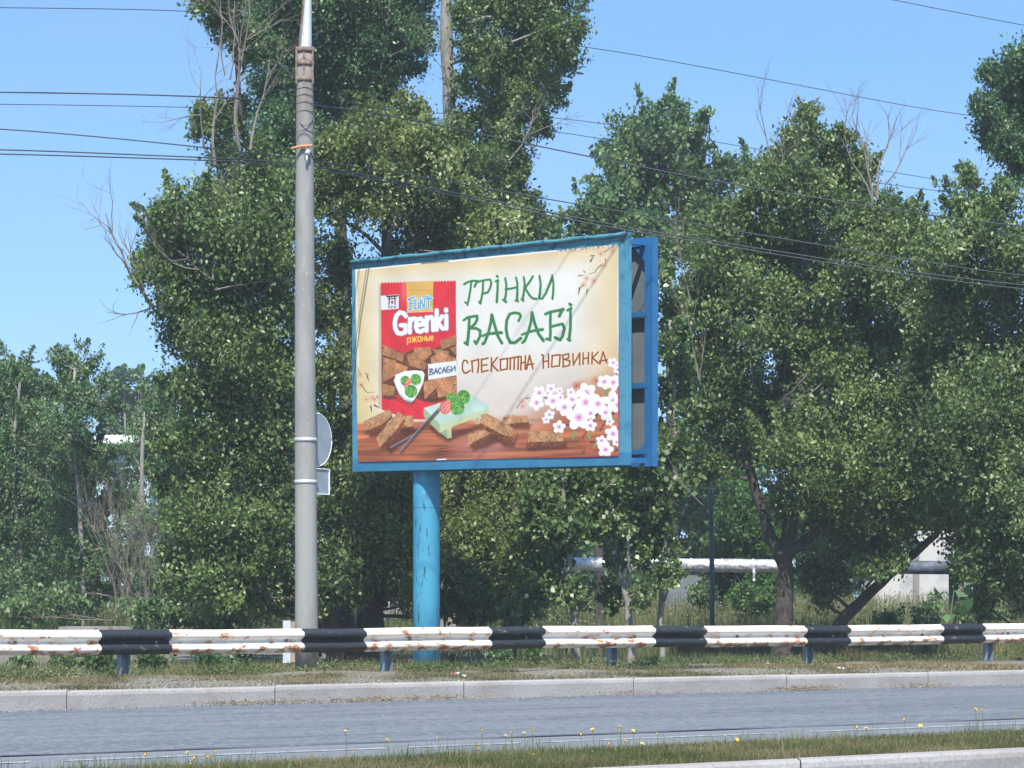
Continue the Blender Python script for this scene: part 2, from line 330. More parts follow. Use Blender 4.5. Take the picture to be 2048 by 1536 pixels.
# straw swept against the far kerb
def straws(name, pts, mtl, N, spread, parent=None, ln=(.05,.16), label=None):
    V = []; T = []
    for _ in range(N):
        c = R.choice(pts); c = Vector(c) + RD*R.gauss(0, spread) + RN*R.gauss(0, .025); a = R.uniform(0, 6.3)
        d = Vector((math.cos(a), math.sin(a), R.uniform(-.1,.35)))*R.uniform(*ln); sd = Vector((-d.y, d.x, .4*d.length)).normalized()*.004
        V.append([c-sd, c+sd, c+d+sd, c+d-sd]); T.append(R.random())
    o = quads_mesh(name, np.array([[list(p) for p in q] for q in V]), np.array(T), mtl, parent)
    return tag(o, label, None, None, 'stuff')
straws('straw', [road(s_of(x,37.6),37.6,.03) for x in (1600,1615,1630,480,560,720,760,890,1835,1250)], M['straw'], 900, .35, label='dry straw swept against the foot of the far kerb')

# ------------------------------------------------------------------ guardrail
RY = 41.6
rail = empty('guardrail', road(0, RY, .24), 'black and white striped steel guardrail with rust stains running beside the road', 'guardrail')
prof = []                              # (out towards the road, z)
half = [(.0,.0),(.012,.0),(.02,.012),(.034,.024),(.062,.036),(.078,.048),(.083,.062),(.083,.082),(.078,.096),(.060,.112),(.030,.128),(.012,.140),(.004,.152)]
prof = half + [(a, .304-z) for a, z in half[::-1]]
Z0 = .536
bounds = [(195,337),(603,727),(977,1083),(1303,1405),(1607,1695),(1883,1967)]
sb = [(s_of(a, RY-.05), s_of(c, RY-.05)) for a, c in bounds]
per = (sb[-1][0]-sb[0][0])/5
allb = [(sb[0][0]-per*k, sb[0][1]-per*k) for k in (4,3,2,1)] + sb + [(sb[-1][0]+per*k, sb[-1][1]+per*k) for k in range(1, 9)]
cuts = sorted([x for p in allb for x in p]); start, end = allb[0][0]-2, allb[-1][1]+2
b = MB(); m = len(prof); ss = [start]+cuts+[end]; fine = []
for a, c in zip(ss[:-1], ss[1:]):
    k = max(1, int((c-a)/.35))
    fine += [a+(c-a)*i/k for i in range(k)]
fine.append(end)
def off(s): return .02*math.sin(s*.45)+.006*math.sin(s*1.9), .008*math.sin(s*.6+1)+.003*math.sin(s*2.9)
for s in fine:
    dy, dz = off(s)
    for (a, z) in prof:
        p = road(s, RY, 0) - RN*(a+dy); b.v.append((p.x, p.y, Z0+z+dz))
    for (a, z) in prof:
        p = road(s, RY, 0) - RN*(a+dy-.005); b.v.append((p.x, p.y, Z0+z+dz))
for i in range(len(fine)-1):
    mid = (fine[i]+fine[i+1])/2; blk = any(a < mid < c for a, c in allb)
    for j in range(m-1):
        A = i*2*m+j; B2 = (i+1)*2*m+j
        b.face((A, B2, B2+1, A+1), 1 if blk else 0)
        b.face((A+m, A+m+1, B2+m+1, B2+m), 1 if blk else 0)
    for j in (0, m-1):
        A = i*2*m+j; B2 = (i+1)*2*m+j; b.face((A, A+m, B2+m, B2), 1 if blk else 0)
ro = b.build('beam', [M['rail_white'], M['rail_black']], rail, smooth=True)
# the object coordinates of the beam start at z=.24
for nd in M['rail_white'].node_tree.nodes:
    if nd.type == 'MAP_RANGE' and abs(nd.inputs['From Min'].default_value-.52) < 1e-4: nd.inputs['From Min'].default_value -= .24; nd.inputs['From Max'].default_value -= .24
pxs = [253, 777, 1228, 1620, 1980]; sp = [s_of(x, RY+.1) for x in pxs]
sp = [sp[0]-4.05*k for k in (3,2,1)] + sp + [sp[-1]+4.0*k for k in range(1,7)]
ax = (RD, RN, Vector((0,0,1)))
post0 = None
for k, s in enumerate(sp):
    p = road(s, RY+.03, 0); gz = ground_z(p.x, p.y)
    lean = R.uniform(-.02,.02)
    if post0 is None:
        e = MB()
        e.box((0,.09,-.11), (.14,.008,.62))
        e.box((.066,.047,-.11), (.008,.078,.62)); e.box((-.066,.047,-.11), (.008,.078,.62))
        me = e.build('post', M['post_grey'], rail); post0 = me
    else:
        me = post0.copy(); col.objects.link(me); me.parent = rail
    me.location = Vector((p.x, p.y, gz+.30)) - Vector(rail.location); me.rotation_euler = (lean, lean*.7, math.atan2(RD.y, RD.x))
    if k == 0: me.data.transform(__import__('mathutils').Matrix.Translation(Vector(rail.location)))
bolt0 = None
for k in range(-8, 24):
    s = s_of(777, RY)-.0+2.0*(k-4)+.35
    dy, dz = off(s); p = road(s, RY, Z0+.152+dz) - RN*(.012+dy)
    if bolt0 is None:
        e = MB(); e.tube([Vector(rail.location), Vector(rail.location)+Vector((0,-.02,0))], .02, 8); bolt0 = e.build('bolt', M['rust'], rail); bo = bolt0
    else: bo = bolt0.copy(); col.objects.link(bo); bo.parent = rail
    bo.location = p - Vector(rail.location); bo.rotation_euler = (0,0,math.atan2(RD.y, RD.x))

# ------------------------------------------------------------------ concrete pole
PD = 43.0; gz = P(613, 1336, PD).z
pole = empty('utility_pole', (P(613,1336,PD).x, PD, gz), 'tall tapered grey concrete pole with rusty steel bands behind the guardrail', 'utility pole')
def ring(mb, px, py, w, n=28): pass
b = MB()
pp = [(613.3,1345,23.2),(613,1250,23),(611.5,980,21.8),(610,700,20.6),(609.5,420,18.8),(609.8,300,17.8),(610,160,17.2),(610,98,16.6)]
b.tube([P(x,y,PD) for x,y,w in pp], [w*PD/F for x,y,w in pp], 28)
b.build('shaft', M['concrete'], pole, smooth=True)
for y in (101, 128, 160):
    b = MB(); b.tube([P(610,y+5,PD), P(610,y-5,PD)], [18.6*PD/F]*2, 24); b.build('steel_band', M['rust'], pole, smooth=True)
b = MB()
for dx in (-17, -2, 15):
    c = P(610+dx, 130, PD-.02-(.1 if dx == -2 else .05)); b.box(c, (.03,.012,.52))
b.build('strap', M['rust'], pole)
b = MB(); b.tube([P(611,104,PD),P(612,92,PD),P(616,0,PD),P(619,-120,PD),P(621,-420,PD)], [.105,.08,.052,.045,.035], 16)
b.build('mast', M['galv'], pole, smooth=True)
b = MB(); i0 = len(b.v)
A = [P(596,100,PD-.02), P(610,100,PD-.06), P(614,0,PD-.05), P(608,-20,PD-.01)]
Bk = [p+Vector((0,.02,0)) for p in A]
b.v += [tuple(p) for p in A+Bk]; b.face((0,1,2,3)); b.face((7,6,5,4))
for i in range(4): b.face((i,(i+4),(i+1)%4+4,(i+1)%4))
b.build('gusset', M['rust'], pole)
b = MB(); b.tube([P(582,297,PD-.16),P(600,293,PD-.17),P(625,291,PD-.16)], [.016,.022,.018], 8); b.build('crossbar', M['rust_orange'], pole)
b = MB(); b.tube([P(617,300,PD-.15),P(614,309,PD-.17)], [.03,.045], 10); b.tube([P(614,309,PD-.17),P(613,326,PD-.17)], [.02,.018], 8)
b.build('insulator', M['galv'], pole, smooth=True)
b = MB()
for (ya, yb, drop) in ((322, 322, 30), (236, 236, 16)):
    pts = []
    for k in range(13):
        t = k/12; x = 592+37*t; a = (t-.5)*math.pi
        pts.append(P(x, ya - drop*0 + (0 if drop == 16 else 0) + (-drop*math.sin(math.pi*t) if drop == 30 else drop*math.sin(math.pi*t)), PD-.13*math.cos(a)-.02))
    b.tube(pts, .006, 5); b.build('wire_loop', M['cable'], pole); b = MB()
for y in (176, 190, 205, 222, 262):
    b.tube([P(610-18.0*math.cos(a), y+2*math.sin(3*a), PD-18.2*PD/F*math.sin(a)) for a in [math.pi*k/10 for k in range(11)]], .004, 5); b.build('wire_loop', M['cable'], pole); b = MB()
for y in (880, 964):
    b = MB(); b.tube([P(611.3,y+4,PD), P(611.3,y-4,PD)], [22.4*PD/F*1.005]*2, 24); b.build('clamp_band', M['galv'], pole, smooth=True)

# traffic signs seen from behind, clamped to the pole
AXS = Vector((.62, .785, 0)); AXN = Vector((-.785, .62, 0))     # sign plane (turned away) and its normal
def sign_basis(px, py, d): return P(px, py, d)
rs = empty('round_sign', P(641, 879, PD+.22), 'back of a round grey traffic sign clamped to the concrete pole, above the square plate', 'traffic sign')
c = P(634, 879.5, PD+.20); rad = 53*PD/F
e = MB(); n = 40; ax2 = Vector((.5,.866,0)); nn = Vector((.866,-.5,0))
for t in (0, .004):
    for k in range(n):
        a = 2*math.pi*k/n; e.v.append(tuple(c + ax2*rad*math.cos(a) + Vector((0,0,1))*rad*math.sin(a) + nn*t))
e.face(list(range(n))); e.face(list(range(n, 2*n))[::-1])
for k in range(n): e.face((k, k+n, (k+1)%n+n, (k+1)%n))
e.build('plate', M['sign_back'], rs)
e = MB(); e.tube([c + ax2*rad*math.cos(2*math.pi*k/n) + Vector((0,0,1))*rad*math.sin(2*math.pi*k/n) for k in range(n+1)], .009, 6); e.build('rim', M['white_rim'], rs, smooth=True)
e = MB(); e.box(P(629,880,PD-.02), (.1,.05,.03)); e.build('bracket', M['rust'], rs)
ps = empty('plate_sign', P(648, 963, PD+.1), 'back of a small rectangular grey sign plate under the round sign on the pole', 'traffic sign')
c = P(643, 963, PD+.14); w2, h2 = .36, .355
e = MB(); e.box(c, (w2, .004, h2), (ax2, nn, Vector((0,0,1)))); e.build('plate', M['sign_back'], ps)
e = MB()
for sgn in (-1, 1):
    e.box(c+Vector((0,0,sgn*h2/2)), (w2+.02,.03,.012), (ax2,nn,Vector((0,0,1))))
e.box(c+ax2*(w2/2+.006), (.012,.03,h2+.012), (ax2,nn,Vector((0,0,1))))
e.build('rim', M['white_rim'], ps)
e = MB(); e.box(P(629,964,PD-.02), (.1,.05,.03)); e.build('bracket', M['rust'], ps)

# small grey marker post beside the pole
mp_ = empty('marker_post', P(579,1328,42.6), 'short pale grey steel channel post just left of the concrete pole', 'marker post')
e = MB(); a, c2 = P(574,1326,42.6), P(574,1241,42.6); e.box((a+c2)/2, (.10,.012,(c2-a).length)); e.box((a+c2)/2+Vector((-.05,.04,0)), (.012,.09,(c2-a).length)); e.build('channel', M['galv'], mp_)
e = MB(); a, c2 = P(586,1324,42.62), P(586,1243,42.62); e.box((a+c2)/2, (.055,.03,(c2-a).length)); e.build('side_strip', M['dead_brown'], mp_)

# ------------------------------------------------------------------ billboard
DL, DR = 48.0, 43.5
PL = Vector(((704-1024)*DL/F, DL, 0)); PR = Vector(((1253-1024)*DR/F, DR, 0))
BD = (PR-PL).normalized(); BW = (PR-PL).length; BN = Vector((-BD.y, BD.x, 0))   # BN points behind the panel
if BN.y < 0: BN = -BN
def board(px, py, out=0.0):
    """point of the front panel's plane that the photograph shows at (px, py)"""
    k = (px-1024)/F; t = (k*PL.y-PL.x)/(BD.x-k*BD.y); p = PL+BD*t
    return Vector((p.x, p.y, H+(HY-py)*p.y/F)) - BN*out
tl, tr, br, bl = board(704,521), board(1253,464), board(1253,930), board(705,943.5)
postX = P(853, 1338, 47.15)
bb = empty('billboard', (postX.x, postX.y, postX.z), 'large two sided billboard on a blue round post showing a red snack bag and blossoms', 'billboard')
e = MB(); rd = .2065
e.tube([Vector((postX.x,postX.y,postX.z-.25)), Vector((postX.x,postX.y,1.2)), Vector((postX.x,postX.y,2.6)), Vector((postX.x,postX.y,2.612)), Vector((postX.x,postX.y,5.6))], [rd,rd,rd,rd*1.0,rd], 40)
e.build('post', M['blue_post'], bb, smooth=True)
e = MB()
for z in (2.62, 2.98):
    e = MB(); e.tube([Vector((postX.x,postX.y,z)), Vector((postX.x,postX.y,z+.008))], rd+.0025, 40); e.build('weld_seam', M['blue'], bb)
def qlerp(u, v, a=tl, b_=tr, c=br, d=bl): return a.lerp(b_, u).lerp(d.lerp(c, u), v)
def bar3(mb, p, q, w, t, wdir, tdir, m=0):
    p = Vector(p); q = Vector(q); L = (q-p); mb.box((p+q)/2, (L.length, w, t), (L.normalized(), wdir, tdir), m)
UP = Vector((0,0,1))
def frame_panel(parent, off_, mats, wt, wb, wl, wr, thick, flip=1):
    """picture frame: four flat rails with real thickness behind the face"""
    o = BN*off_
    TL, TR, BR_, BL_ = tl+o, tr+o, br+o, bl+o
    obs = []
    def rail_(name, p, q, w, inward, m):
        e = MB(); d = (q-p).normalized(); inn = (inward - d*inward.dot(d)).normalized(); nrm = BN
        f0 = [p, q, q+inn*w, p+inn*w]
        e.v += [tuple(x) for x in f0] + [tuple(x+nrm*thick) for x in f0]
        e.face((0,1,2,3)); e.face((7,6,5,4))
        for i in range(4): e.face((i, i+4, (i+1)%4+4, (i+1)%4))
        obs.append(e.build(name, m, parent))
    rail_('frame_rail', TL, TR, wt, -UP, mats[0]); rail_('frame_rail', BL_, BR_, wb, UP, mats[1])
    e1 = -UP*(wt); e2 = UP*(wb)
    rail_('frame_rail', TL+e1, BL_+e2, wl, BD, mats[2]); rail_('frame_rail', TR+e1, BR_+e2, wr, -BD, mats[3])
    return obs
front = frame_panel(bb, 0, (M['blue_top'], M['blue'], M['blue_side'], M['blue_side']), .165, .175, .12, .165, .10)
# rolled lip of the top rail, bent forward
e = MB(); pts = [qlerp(k/30, 0) - BN*.02 - UP*.03 + UP*.006*math.sin(k*1.3) for k in range(31)]
e.tube(pts, [.032+.005*math.sin(k*2.1) for k in range(31)], 10); e.build('top_lip', M['blue_top'], bb, smooth=True)
# backing sheet of the front panel
def sheet(name, offa, m, inset=.05, th=.02):
    e = MB(); o = BN*offa
    q = [tl+o+BD*inset-UP*inset, tr+o-BD*inset-UP*inset, br+o-BD*inset+UP*inset, bl+o+BD*inset+UP*inset]
    e.v += [tuple(x) for x in q]+[tuple(x+BN*th) for x in q]; e.face((0,1,2,3)); e.face((7,6,5,4))
    for i in range(4): e.face((i, i+4, (i+1)%4+4, (i+1)%4))
    return e.build(name, m, bb)
sheet('backing_sheet', .03, M['sheet'])
# back panel, parallel to the front one
GAP = .54
SH = BD*0.02
tl, tr, br, bl = [q - BD*.02 for q in (tl, tr, br, bl)]
tr = tr - UP*.02; br = br + UP*.0
frame_panel(bb, GAP, [M['blue_bright']]*4, .12, .12, .12, .16, .11)
sheet('backing_sheet', GAP+.10, M['sheet'])
e = MB(); hh = (tr-br).length
for k in (.335, .645, .935):
    a = tl.lerp(bl, k)+BN*(GAP+.03)+BD*.1; c = tr.lerp(br, k)+BN*(GAP+.03)-BD*.1
    bar3(e, a, c, .07, .07, BN, UP)
e.build('crossbeam', M['blue_bright'], bb)
e = MB()
for k in range(1, 6):
    a = tl.lerp(tr, k/6)+BN*(GAP+.035)-UP*.1; c = bl.lerp(br, k/6)+BN*(GAP+.035)+UP*.1; bar3(e, a, c, .06, .05, BD, BN)
e.build('stud', M['blue_bright'], bb)
for cc, sg in ((tr, -1), (br, 1)):
    e = MB(); a = cc + BN*(GAP+.02) - BD*.1 + UP*sg*.12
    e.v += [tuple(x) for x in (a, a-BD*.30, a+UP*sg*.30, a+BN*.012, a-BD*.30+BN*.012, a+UP*sg*.30+BN*.012)]
    for q in ((0,1,2),(5,4,3),(0,3,4,1),(1,4,5,2),(2,5,3,0)): e.face(q)
    e.build('gusset_plate', M['blue_bright'], bb)
# spacers joining the two panels
for (q, k) in ((0,.06),(0,.5),(0,.97),(1,.06),(1,.5),(1,.97)):
    e = MB(); pnt = (tl.lerp(tr,k)-UP*.08) if q == 0 else (bl.lerp(br,k)+UP*.08)
    bar3(e, pnt+BN*.10, pnt+BN*GAP, .07, .07, BD, UP); e.build('spacer', M['blue_bright'], bb)
tl, tr, br, bl = board(704,521), board(1253,464), board(1253,930), board(705,943.5)

# ------------------------------------------------------------------ the printed poster: a flat print, drawn as colours on its own mesh
GW, GH = 960, 480
def vnoise(shape, cells, seed):
    """smooth value noise over a (h, w) grid"""
    r = np.random.default_rng(seed); h, w = shape; ch, cw = cells
    g_ = r.random((ch+2, cw+2)); y = np.linspace(0, ch, h); x = np.linspace(0, cw, w)
    yi = np.minimum(y.astype(int), ch-1); xi = np.minimum(x.astype(int), cw-1); fy = (y-yi)[:,None]; fx = (x-xi)[None,:]
    fy = fy*fy*(3-2*fy); fx = fx*fx*(3-2*fx)
    a = g_[yi][:,xi]; b_ = g_[yi][:,xi+1]; c_ = g_[yi+1][:,xi]; d_ = g_[yi+1][:,xi+1]
    return (a*(1-fx)+b_*fx)*(1-fy)+(c_*(1-fx)+d_*fx)*fy
pc = [board(711.1,538.8), board(1238,488.6), board(1238.5,912.3), board(716.8,924.0)]
u = np.linspace(0, 1, GW+1)[None,:,None]; v = np.linspace(0, 1, GH+1)[:,None,None]
Q = [np.array(p) for p in pc]
pos = (Q[0]*(1-u)+Q[1]*u)*(1-v)+(Q[3]*(1-u)+Q[2]*u)*v
pos = pos - np.array(BN)*.012
cu = (u[...,0]+u[...,0]*0+v[...,0]*0)[:,:]; cu = np.broadcast_to(cu, (GH+1, GW+1)); cv = np.broadcast_to(v[...,0], (GH+1, GW+1))
PX = (1024+pos[...,0]/pos[...,1]*F).ravel(); PY = (HY-(pos[...,2]-H)/pos[...,1]*F).ravel()
def C8(r, g_, b_): return np.array([r, g_, b_], float)/255
shp = (GH+1, GW+1)
n1 = vnoise(shp, (6, 12), 1); n2 = vnoise(shp, (24, 48), 2); n3 = vnoise(shp, (120, 240), 3); grain = vnoise(shp, (240, 480), 4)
wood = vnoise(shp, (70, 6), 5)*.5+vnoise(shp, (150, 10), 6)*.3+vnoise(shp, (30, 14), 7)*.2
U_, V_ = cu, cv
edge = np.clip(1-np.minimum(np.minimum(U_*1.6, (1-U_)*1.5), V_*2.1)/.24, 0, 1)
base_ = C8(228,225,219)[None,None,:]*(1-edge[...,None]) + C8(222,198,150)[None,None,:]*edge[...,None]
lowc = np.clip((V_-.42)/.42, 0, 1)[...,None]*np.clip(.35+(U_-.3)*1.1, 0, 1)[...,None]
base_ = base_*(1-lowc*.55)+C8(178,140,112)*lowc*.55
lowl = (np.clip((V_-.25)/.5, 0, 1)*np.clip(1-U_/.12, 0, 1))[...,None]; base_ = base_*(1-lowl*.5)+C8(206,186,120)*lowl*.5
base_ = base_*(.96+.07*n1[...,None]+.02*grain[...,None])
# table: red brown boards, rising softly into the right side
tb = np.clip((V_-(.795-.05*np.clip((U_-.5)/.3, 0, 1)-.18*np.clip((U_-.66)/.3, 0, 1)))/(.012+.16*np.clip((U_-.45)/.3, 0, 1)), 0, 1)[...,None]
wc = C8(192,112,76)*(.55+.85*wood[...,None])*(1-.18*np.clip((V_-.85)/.15, 0, 1)[...,None])
pinkg = np.exp(-(((U_-.50)/.10)**2+((V_-.93)/.06)**2))[...,None]
wc = wc*(1-pinkg*.45)+C8(205,150,170)*pinkg*.45
right_ = np.clip((U_-.62)/.2, 0, 1)[...,None]*np.clip((.93-V_)/.15, 0, 1)[...,None]
wc = wc*(1-right_*.6)+C8(168,102,66)*right_*.6
knot = np.exp(-(((U_-.345)/.045)**2+((V_-.955)/.028)**2))[...,None]*(.4+.6*(np.sin(V_*420+U_*60)[...,None]>0))
wc = wc*(1-.45*knot)
C = (base_*(1-tb)+wc*tb).reshape(-1, 3).copy()
N3 = n3.ravel(); N2 = n2.ravel(); GR = grain.ravel(); WD = wood.ravel()
def fr(scale, ox, oy): return lambda pts: [(ox+x/scale, oy+y/scale) for x, y in pts]
Z1 = fr(2.9545, 680, 440); Z2 = fr(4.096, 740, 540); Z3 = fr(3.657, 700, 720)
def sel(x0, y0, x1, y1): return np.nonzero((PX >= x0) & (PX <= x1) & (PY >= y0) & (PY <= y1))[0]
def put(i, cov, colr): 
    cov = np.clip(cov, 0, 1)[:,None]; C[i] = C[i]*(1-cov)+colr*cov
def segd(x, y, a, b_):
    dx, dy = b_[0]-a[0], b_[1]-a[1]; L = dx*dx+dy*dy+1e-9; t = np.clip(((x-a[0])*dx+(y-a[1])*dy)/L, 0, 1)
    return np.hypot(x-a[0]-t*dx, y-a[1]-t*dy), t
def stroke(pts, w, colr, w1=None, soft=.45, alpha=1.):
    """w and w1: half widths at the two ends, in photo pixels"""
    w1 = w if w1 is None else w1; mw = max(w, w1)+1.5
    xs = [p[0] for p in pts]; ys_ = [p[1] for p in pts]; i = sel(min(xs)-mw, min(ys_)-mw, max(xs)+mw, max(ys_)+mw)
    x, y = PX[i], PY[i]; cov = np.zeros(len(i)); n = len(pts)-1
    for k in range(n):
        d, t = segd(x, y, pts[k], pts[k+1]); ww = w+(w1-w)*(k+t)/n
        cov = np.maximum(cov, np.clip((ww-d)/soft+.5, 0, 1))
    put(i, cov*alpha, colr)
def poly(pts, colr, soft=.5, alpha=1., tex=None):
    xs = [p[0] for p in pts]; ys_ = [p[1] for p in pts]; i = sel(min(xs)-1, min(ys_)-1, max(xs)+1, max(ys_)+1)
    x, y = PX[i], PY[i]; ins = np.zeros(len(i), bool); dm = np.full(len(i), 1e9); n = len(pts)
    for k in range(n):
        a, b_ = pts[k], pts[(k+1)%n]
        c_ = ((a[1] > y) != (b_[1] > y)); 
        with np.errstate(divide='ignore', invalid='ignore'):
            xi = (b_[0]-a[0])*(y-a[1])/(b_[1]-a[1]+1e-12)+a[0]
        ins ^= c_ & (x < xi); d, _ = segd(x, y, a, b_); dm = np.minimum(dm, d)
    cov = np.clip(np.where(ins, dm, -dm)/soft+.5, 0, 1)*alpha
    put(i, cov, colr if tex is None else tex(i, colr))
def ell(cx, cy, rx, ry, colr, rot=0, soft=.6, alpha=1., tex=None):
    r = max(rx, ry)+2; i = sel(cx-r, cy-r, cx+r, cy+r); x, y = PX[i]-cx, PY[i]-cy
    a, b_ = x*math.cos(rot)+y*math.sin(rot), -x*math.sin(rot)+y*math.cos(rot)
    d = (1-np.sqrt((a/rx)**2+(b_/ry)**2))*min(rx, ry)
    put(i, np.clip(d/soft+.5, 0, 1)*alpha, colr if tex is None else tex(i, colr))
def crumb(i, colr):
    t = .84+.26*N2[i]+.34*(N3[i]-.5)+.2*(GR[i]-.5); dk = np.clip((N3[i]-.72)/.08, 0, 1)*.35
    return (colr[None,:]*t[:,None])*(1-dk[:,None])
def crust(i, colr):
    t = .75+.5*N3[i]; dk = np.clip((GR[i]-.55)/.1, 0, 1)*.35
    return (colr[None,:]*t[:,None])*(1-dk[:,None])
# left twig with faint blossoms, upper right twig
def twigs():
    dk = C8(70,66,58); pk = C8(214,150,130)
    for x, y in ((118,915),(120,975),(190,1050),(155,1060),(205,1060),(1540,200),(1610,180),(1455,345),(1500,360),(1440,380),(1560,270),(1400,970),(1430,985),(1075,1070),(1080,1100)):
        (p,) = Z1([(x, y)]); ell(p[0], p[1], 6.5, 6, pk, alpha=.38, soft=4); ell(p[0], p[1], 1.6, 1.6, C8(190,80,70), alpha=.7, soft=1)
    for pts, w in (([(110,885),(122,910)],.6),([(150,905),(172,915)],.9),([(160,920),(170,950)],1.6),([(125,970),(150,1010),(165,1022),(205,1015)],.9),([(182,1100),(188,1135)],1.6),([(205,1095),(232,1110)],1.8),([(218,1040),(228,1055)],1.1),
                   ([(1480,245),(1500,210)],1.6),([(1482,212),(1505,208)],1.2),([(1560,190),(1600,165),(1625,150)],.9),([(1545,265),(1520,285),(1505,310),(1470,320)],1.0),([(1410,330),(1440,325)],1.2),([(1440,302),(1448,312)],1.2),([(1415,400),(1408,440)],1.8),([(1425,395),(1440,385)],1.2),([(1460,410),(1455,440)],1.3),
                   ([(1045,1110),(1065,1080),(1115,1030)],.9),([(1100,1055),(1125,1050)],1.2),([(1570,230),(1568,255)],1.0)):
        stroke(Z1(pts), w, dk, w*.4, alpha=.9)
twigs()
# snack bag
poly(Z1([(228,385),(246,376),(246,1110),(228,1100)]), C8(120,105,75), soft=6, alpha=.35)
red = C8(218,52,62)
top = [(240,378)]
for k in range(24):
    x = 240+445*(k+.5)/24; top += [(x, 366-12*k/24-0), (240+445*(k+1)/24, 376-12*(k+1)/24)]
poly(Z1(top+[(688,900),(688,1090),(560,1180),(400,1178),(246,1120)]), red, tex=lambda i, c: c[None,:]*(.94+.12*N2[i])[:,None])
# highlight band on the foil, and darker folds
i = sel(760, 560, 915, 850)
hl = np.exp(-((PX[i]-(806-(PY[i]-600)*.05))/5)**2)*np.clip((620-PY[i])/30, 0, 1)*.35; put(i, hl, C8(255,190,195))
poly(Z1([(390,366),(550,361),(550,540),(394,546)]), C8(222,178,92), tex=lambda i, c: c[None,:]*(.95+.08*N2[i])[:,None])
poly(Z1([(390,412),(550,408),(550,420),(390,424)]), C8(205,160,80), soft=2, alpha=.5)
stroke(Z1([(393,546),(551,540)]), .5, C8(250,225,150)); 
poly(Z1([(240,448),(346,440),(346,524),(242,532)]), C8(228,228,236))
ik = C8(52,44,50)
for pts, w in (([(278,452),(338,448)],1.5),([(274,447),(282,455)],1.0),([(332,452),(341,444)],1.0),([(282,466),(332,463)],.9),([(291,452),(288,500)],1.2),([(322,450),(325,498)],1.2),([(306,452),(306,470)],.9)): stroke(Z1(pts), w, ik)
(p,) = Z1([(307,486)]); ell(p[0], p[1], 2.6, 3.2, C8(205,30,45))
for pts in ([(285,522),(285,508),(293,521),(293,507)],[(310,507),(302,508),(302,521),(310,520)],[(302,514),(309,514)],[(317,507),(320,520),(324,510),(327,519),(331,506)]): stroke(Z1(pts), .55, C8(90,90,100))
# brush style name on the yellow band
FL = ([(412,528),(413,468)],[(402,474),(412,464),(442,454)],[(413,496),(434,490)],[(443,468),(441,524),(456,522)],[(464,484),(465,522)],[(463,468),(465,472)],[(404,530),(422,527)],[(474,524),(476,470),(496,520),(500,466)],[(520,450),(522,520),(534,520)],[(502,466),(545,460),(530,470)],[(486,456),(512,454)])
for s in FL: stroke(Z1(s), 2.5, C8(225,238,250))
for s in FL: stroke(Z1(s), 1.25, C8(75,160,215))
for s in FL[:6]: stroke(Z1([(x+1.5, y+1) for x, y in s]), .4, C8(40,110,180))
GT = ([(388,568),(378,552),(352,546),(332,566),(323,602),(325,640),(340,668),(362,672),(386,662),(386,622),(358,622)],
      [(412,584),(412,664)],[(413,604),(424,586),(440,582)],
      [(452,622),(492,617),(490,596),(476,582),(460,586),(450,604),(449,636),(458,656),(474,660),(493,650)],
      [(511,576),(511,654)],[(512,594),(526,576),(540,574),(549,586),(550,650)],
      [(571,534),(571,648)],[(604,570),(576,606),(608,642)],[(574,604),(580,606)],
      [(628,566),(629,641)],[(627,530),(627,536)])
for s in GT: stroke(Z1(s), 5.4, C8(128,138,160))
for s in GT: stroke(Z1(s), 4.4, C8(200,208,225))
for s in GT: stroke(Z1(s), 3.4, C8(246,247,252))
yl = C8(240,205,90)
RZ = ([(397,736),(397,697)],[(397,705),(410,694),(417,706),(414,720),(400,722)],[(425,692),(434,706),(424,722)],[(438,690),(437,722)],[(452,690),(441,706),(452,720)],[(434,706),(442,705)],
      [(474,690),(462,690),(458,706),(464,718),(476,714)],[(476,688),(477,717)],[(486,688),(486,716)],[(502,686),(502,714)],[(486,701),(502,700)],[(510,686),(511,713),(520,712),(522,702),(511,699)],[(529,685),(529,711)],[(536,699),(551,697),(548,685),(538,686),(535,700),(540,711),(551,708)])
for s in RZ: stroke(Z1(s), .95, yl)
# croutons on the bag
cr = C8(192,134,90); crd = C8(120,72,42)
def chunk(pts, side=None, cc=cr):
    poly(Z1([(x+3, y+6) for x, y in pts]), C8(84,46,28), alpha=.55, soft=3)
    if side: poly(Z1(side), crd*1.05, tex=crust)
    poly(Z1(pts), cc, tex=crumb)
def clipbag(pts): return [(max(247, min(686, x)), y) for x, y in pts]
poly(Z1([(247,740),(380,790),(440,760),(530,770),(600,740),(686,690),(686,1030),(600,1060),(490,1070),(400,1040),(247,1030)]), C8(118,72,44), tex=crumb)
for ch in ([(250,735),(378,795),(370,838),(250,795)],[(592,712),(686,680),(686,735),(600,765)],[(440,755),(530,750),(545,790),(500,830),(425,805)],[(540,760),(645,775),(640,805),(560,790)],
           [(395,800),(430,785),(520,850),(500,890),(410,860)],[(255,810),(330,830),(310,930),(250,960)],[(330,840),(400,870),(390,900),(310,930)],[(535,810),(600,780),(686,820),(686,850),(540,860)],
           [(650,760),(686,745),(686,800)],[(250,965),(325,985),(320,1035),(250,1040)],[(492,960),(560,930),(686,925),(686,970),(560,1000),(500,1060)],[(570,985),(686,975),(686,1030),(580,1050)]):
    chunk(clipbag(ch), cc=cr*R.uniform(.92, 1.1))
poly(Z1([(250,1035),(325,1037),(340,1055),(300,1062),(250,1052)]), crd, tex=crust)
poly(Z1([(500,1060),(580,1052),(686,1034),(686,1052),(560,1080),(500,1076)]), crd, tex=crust)
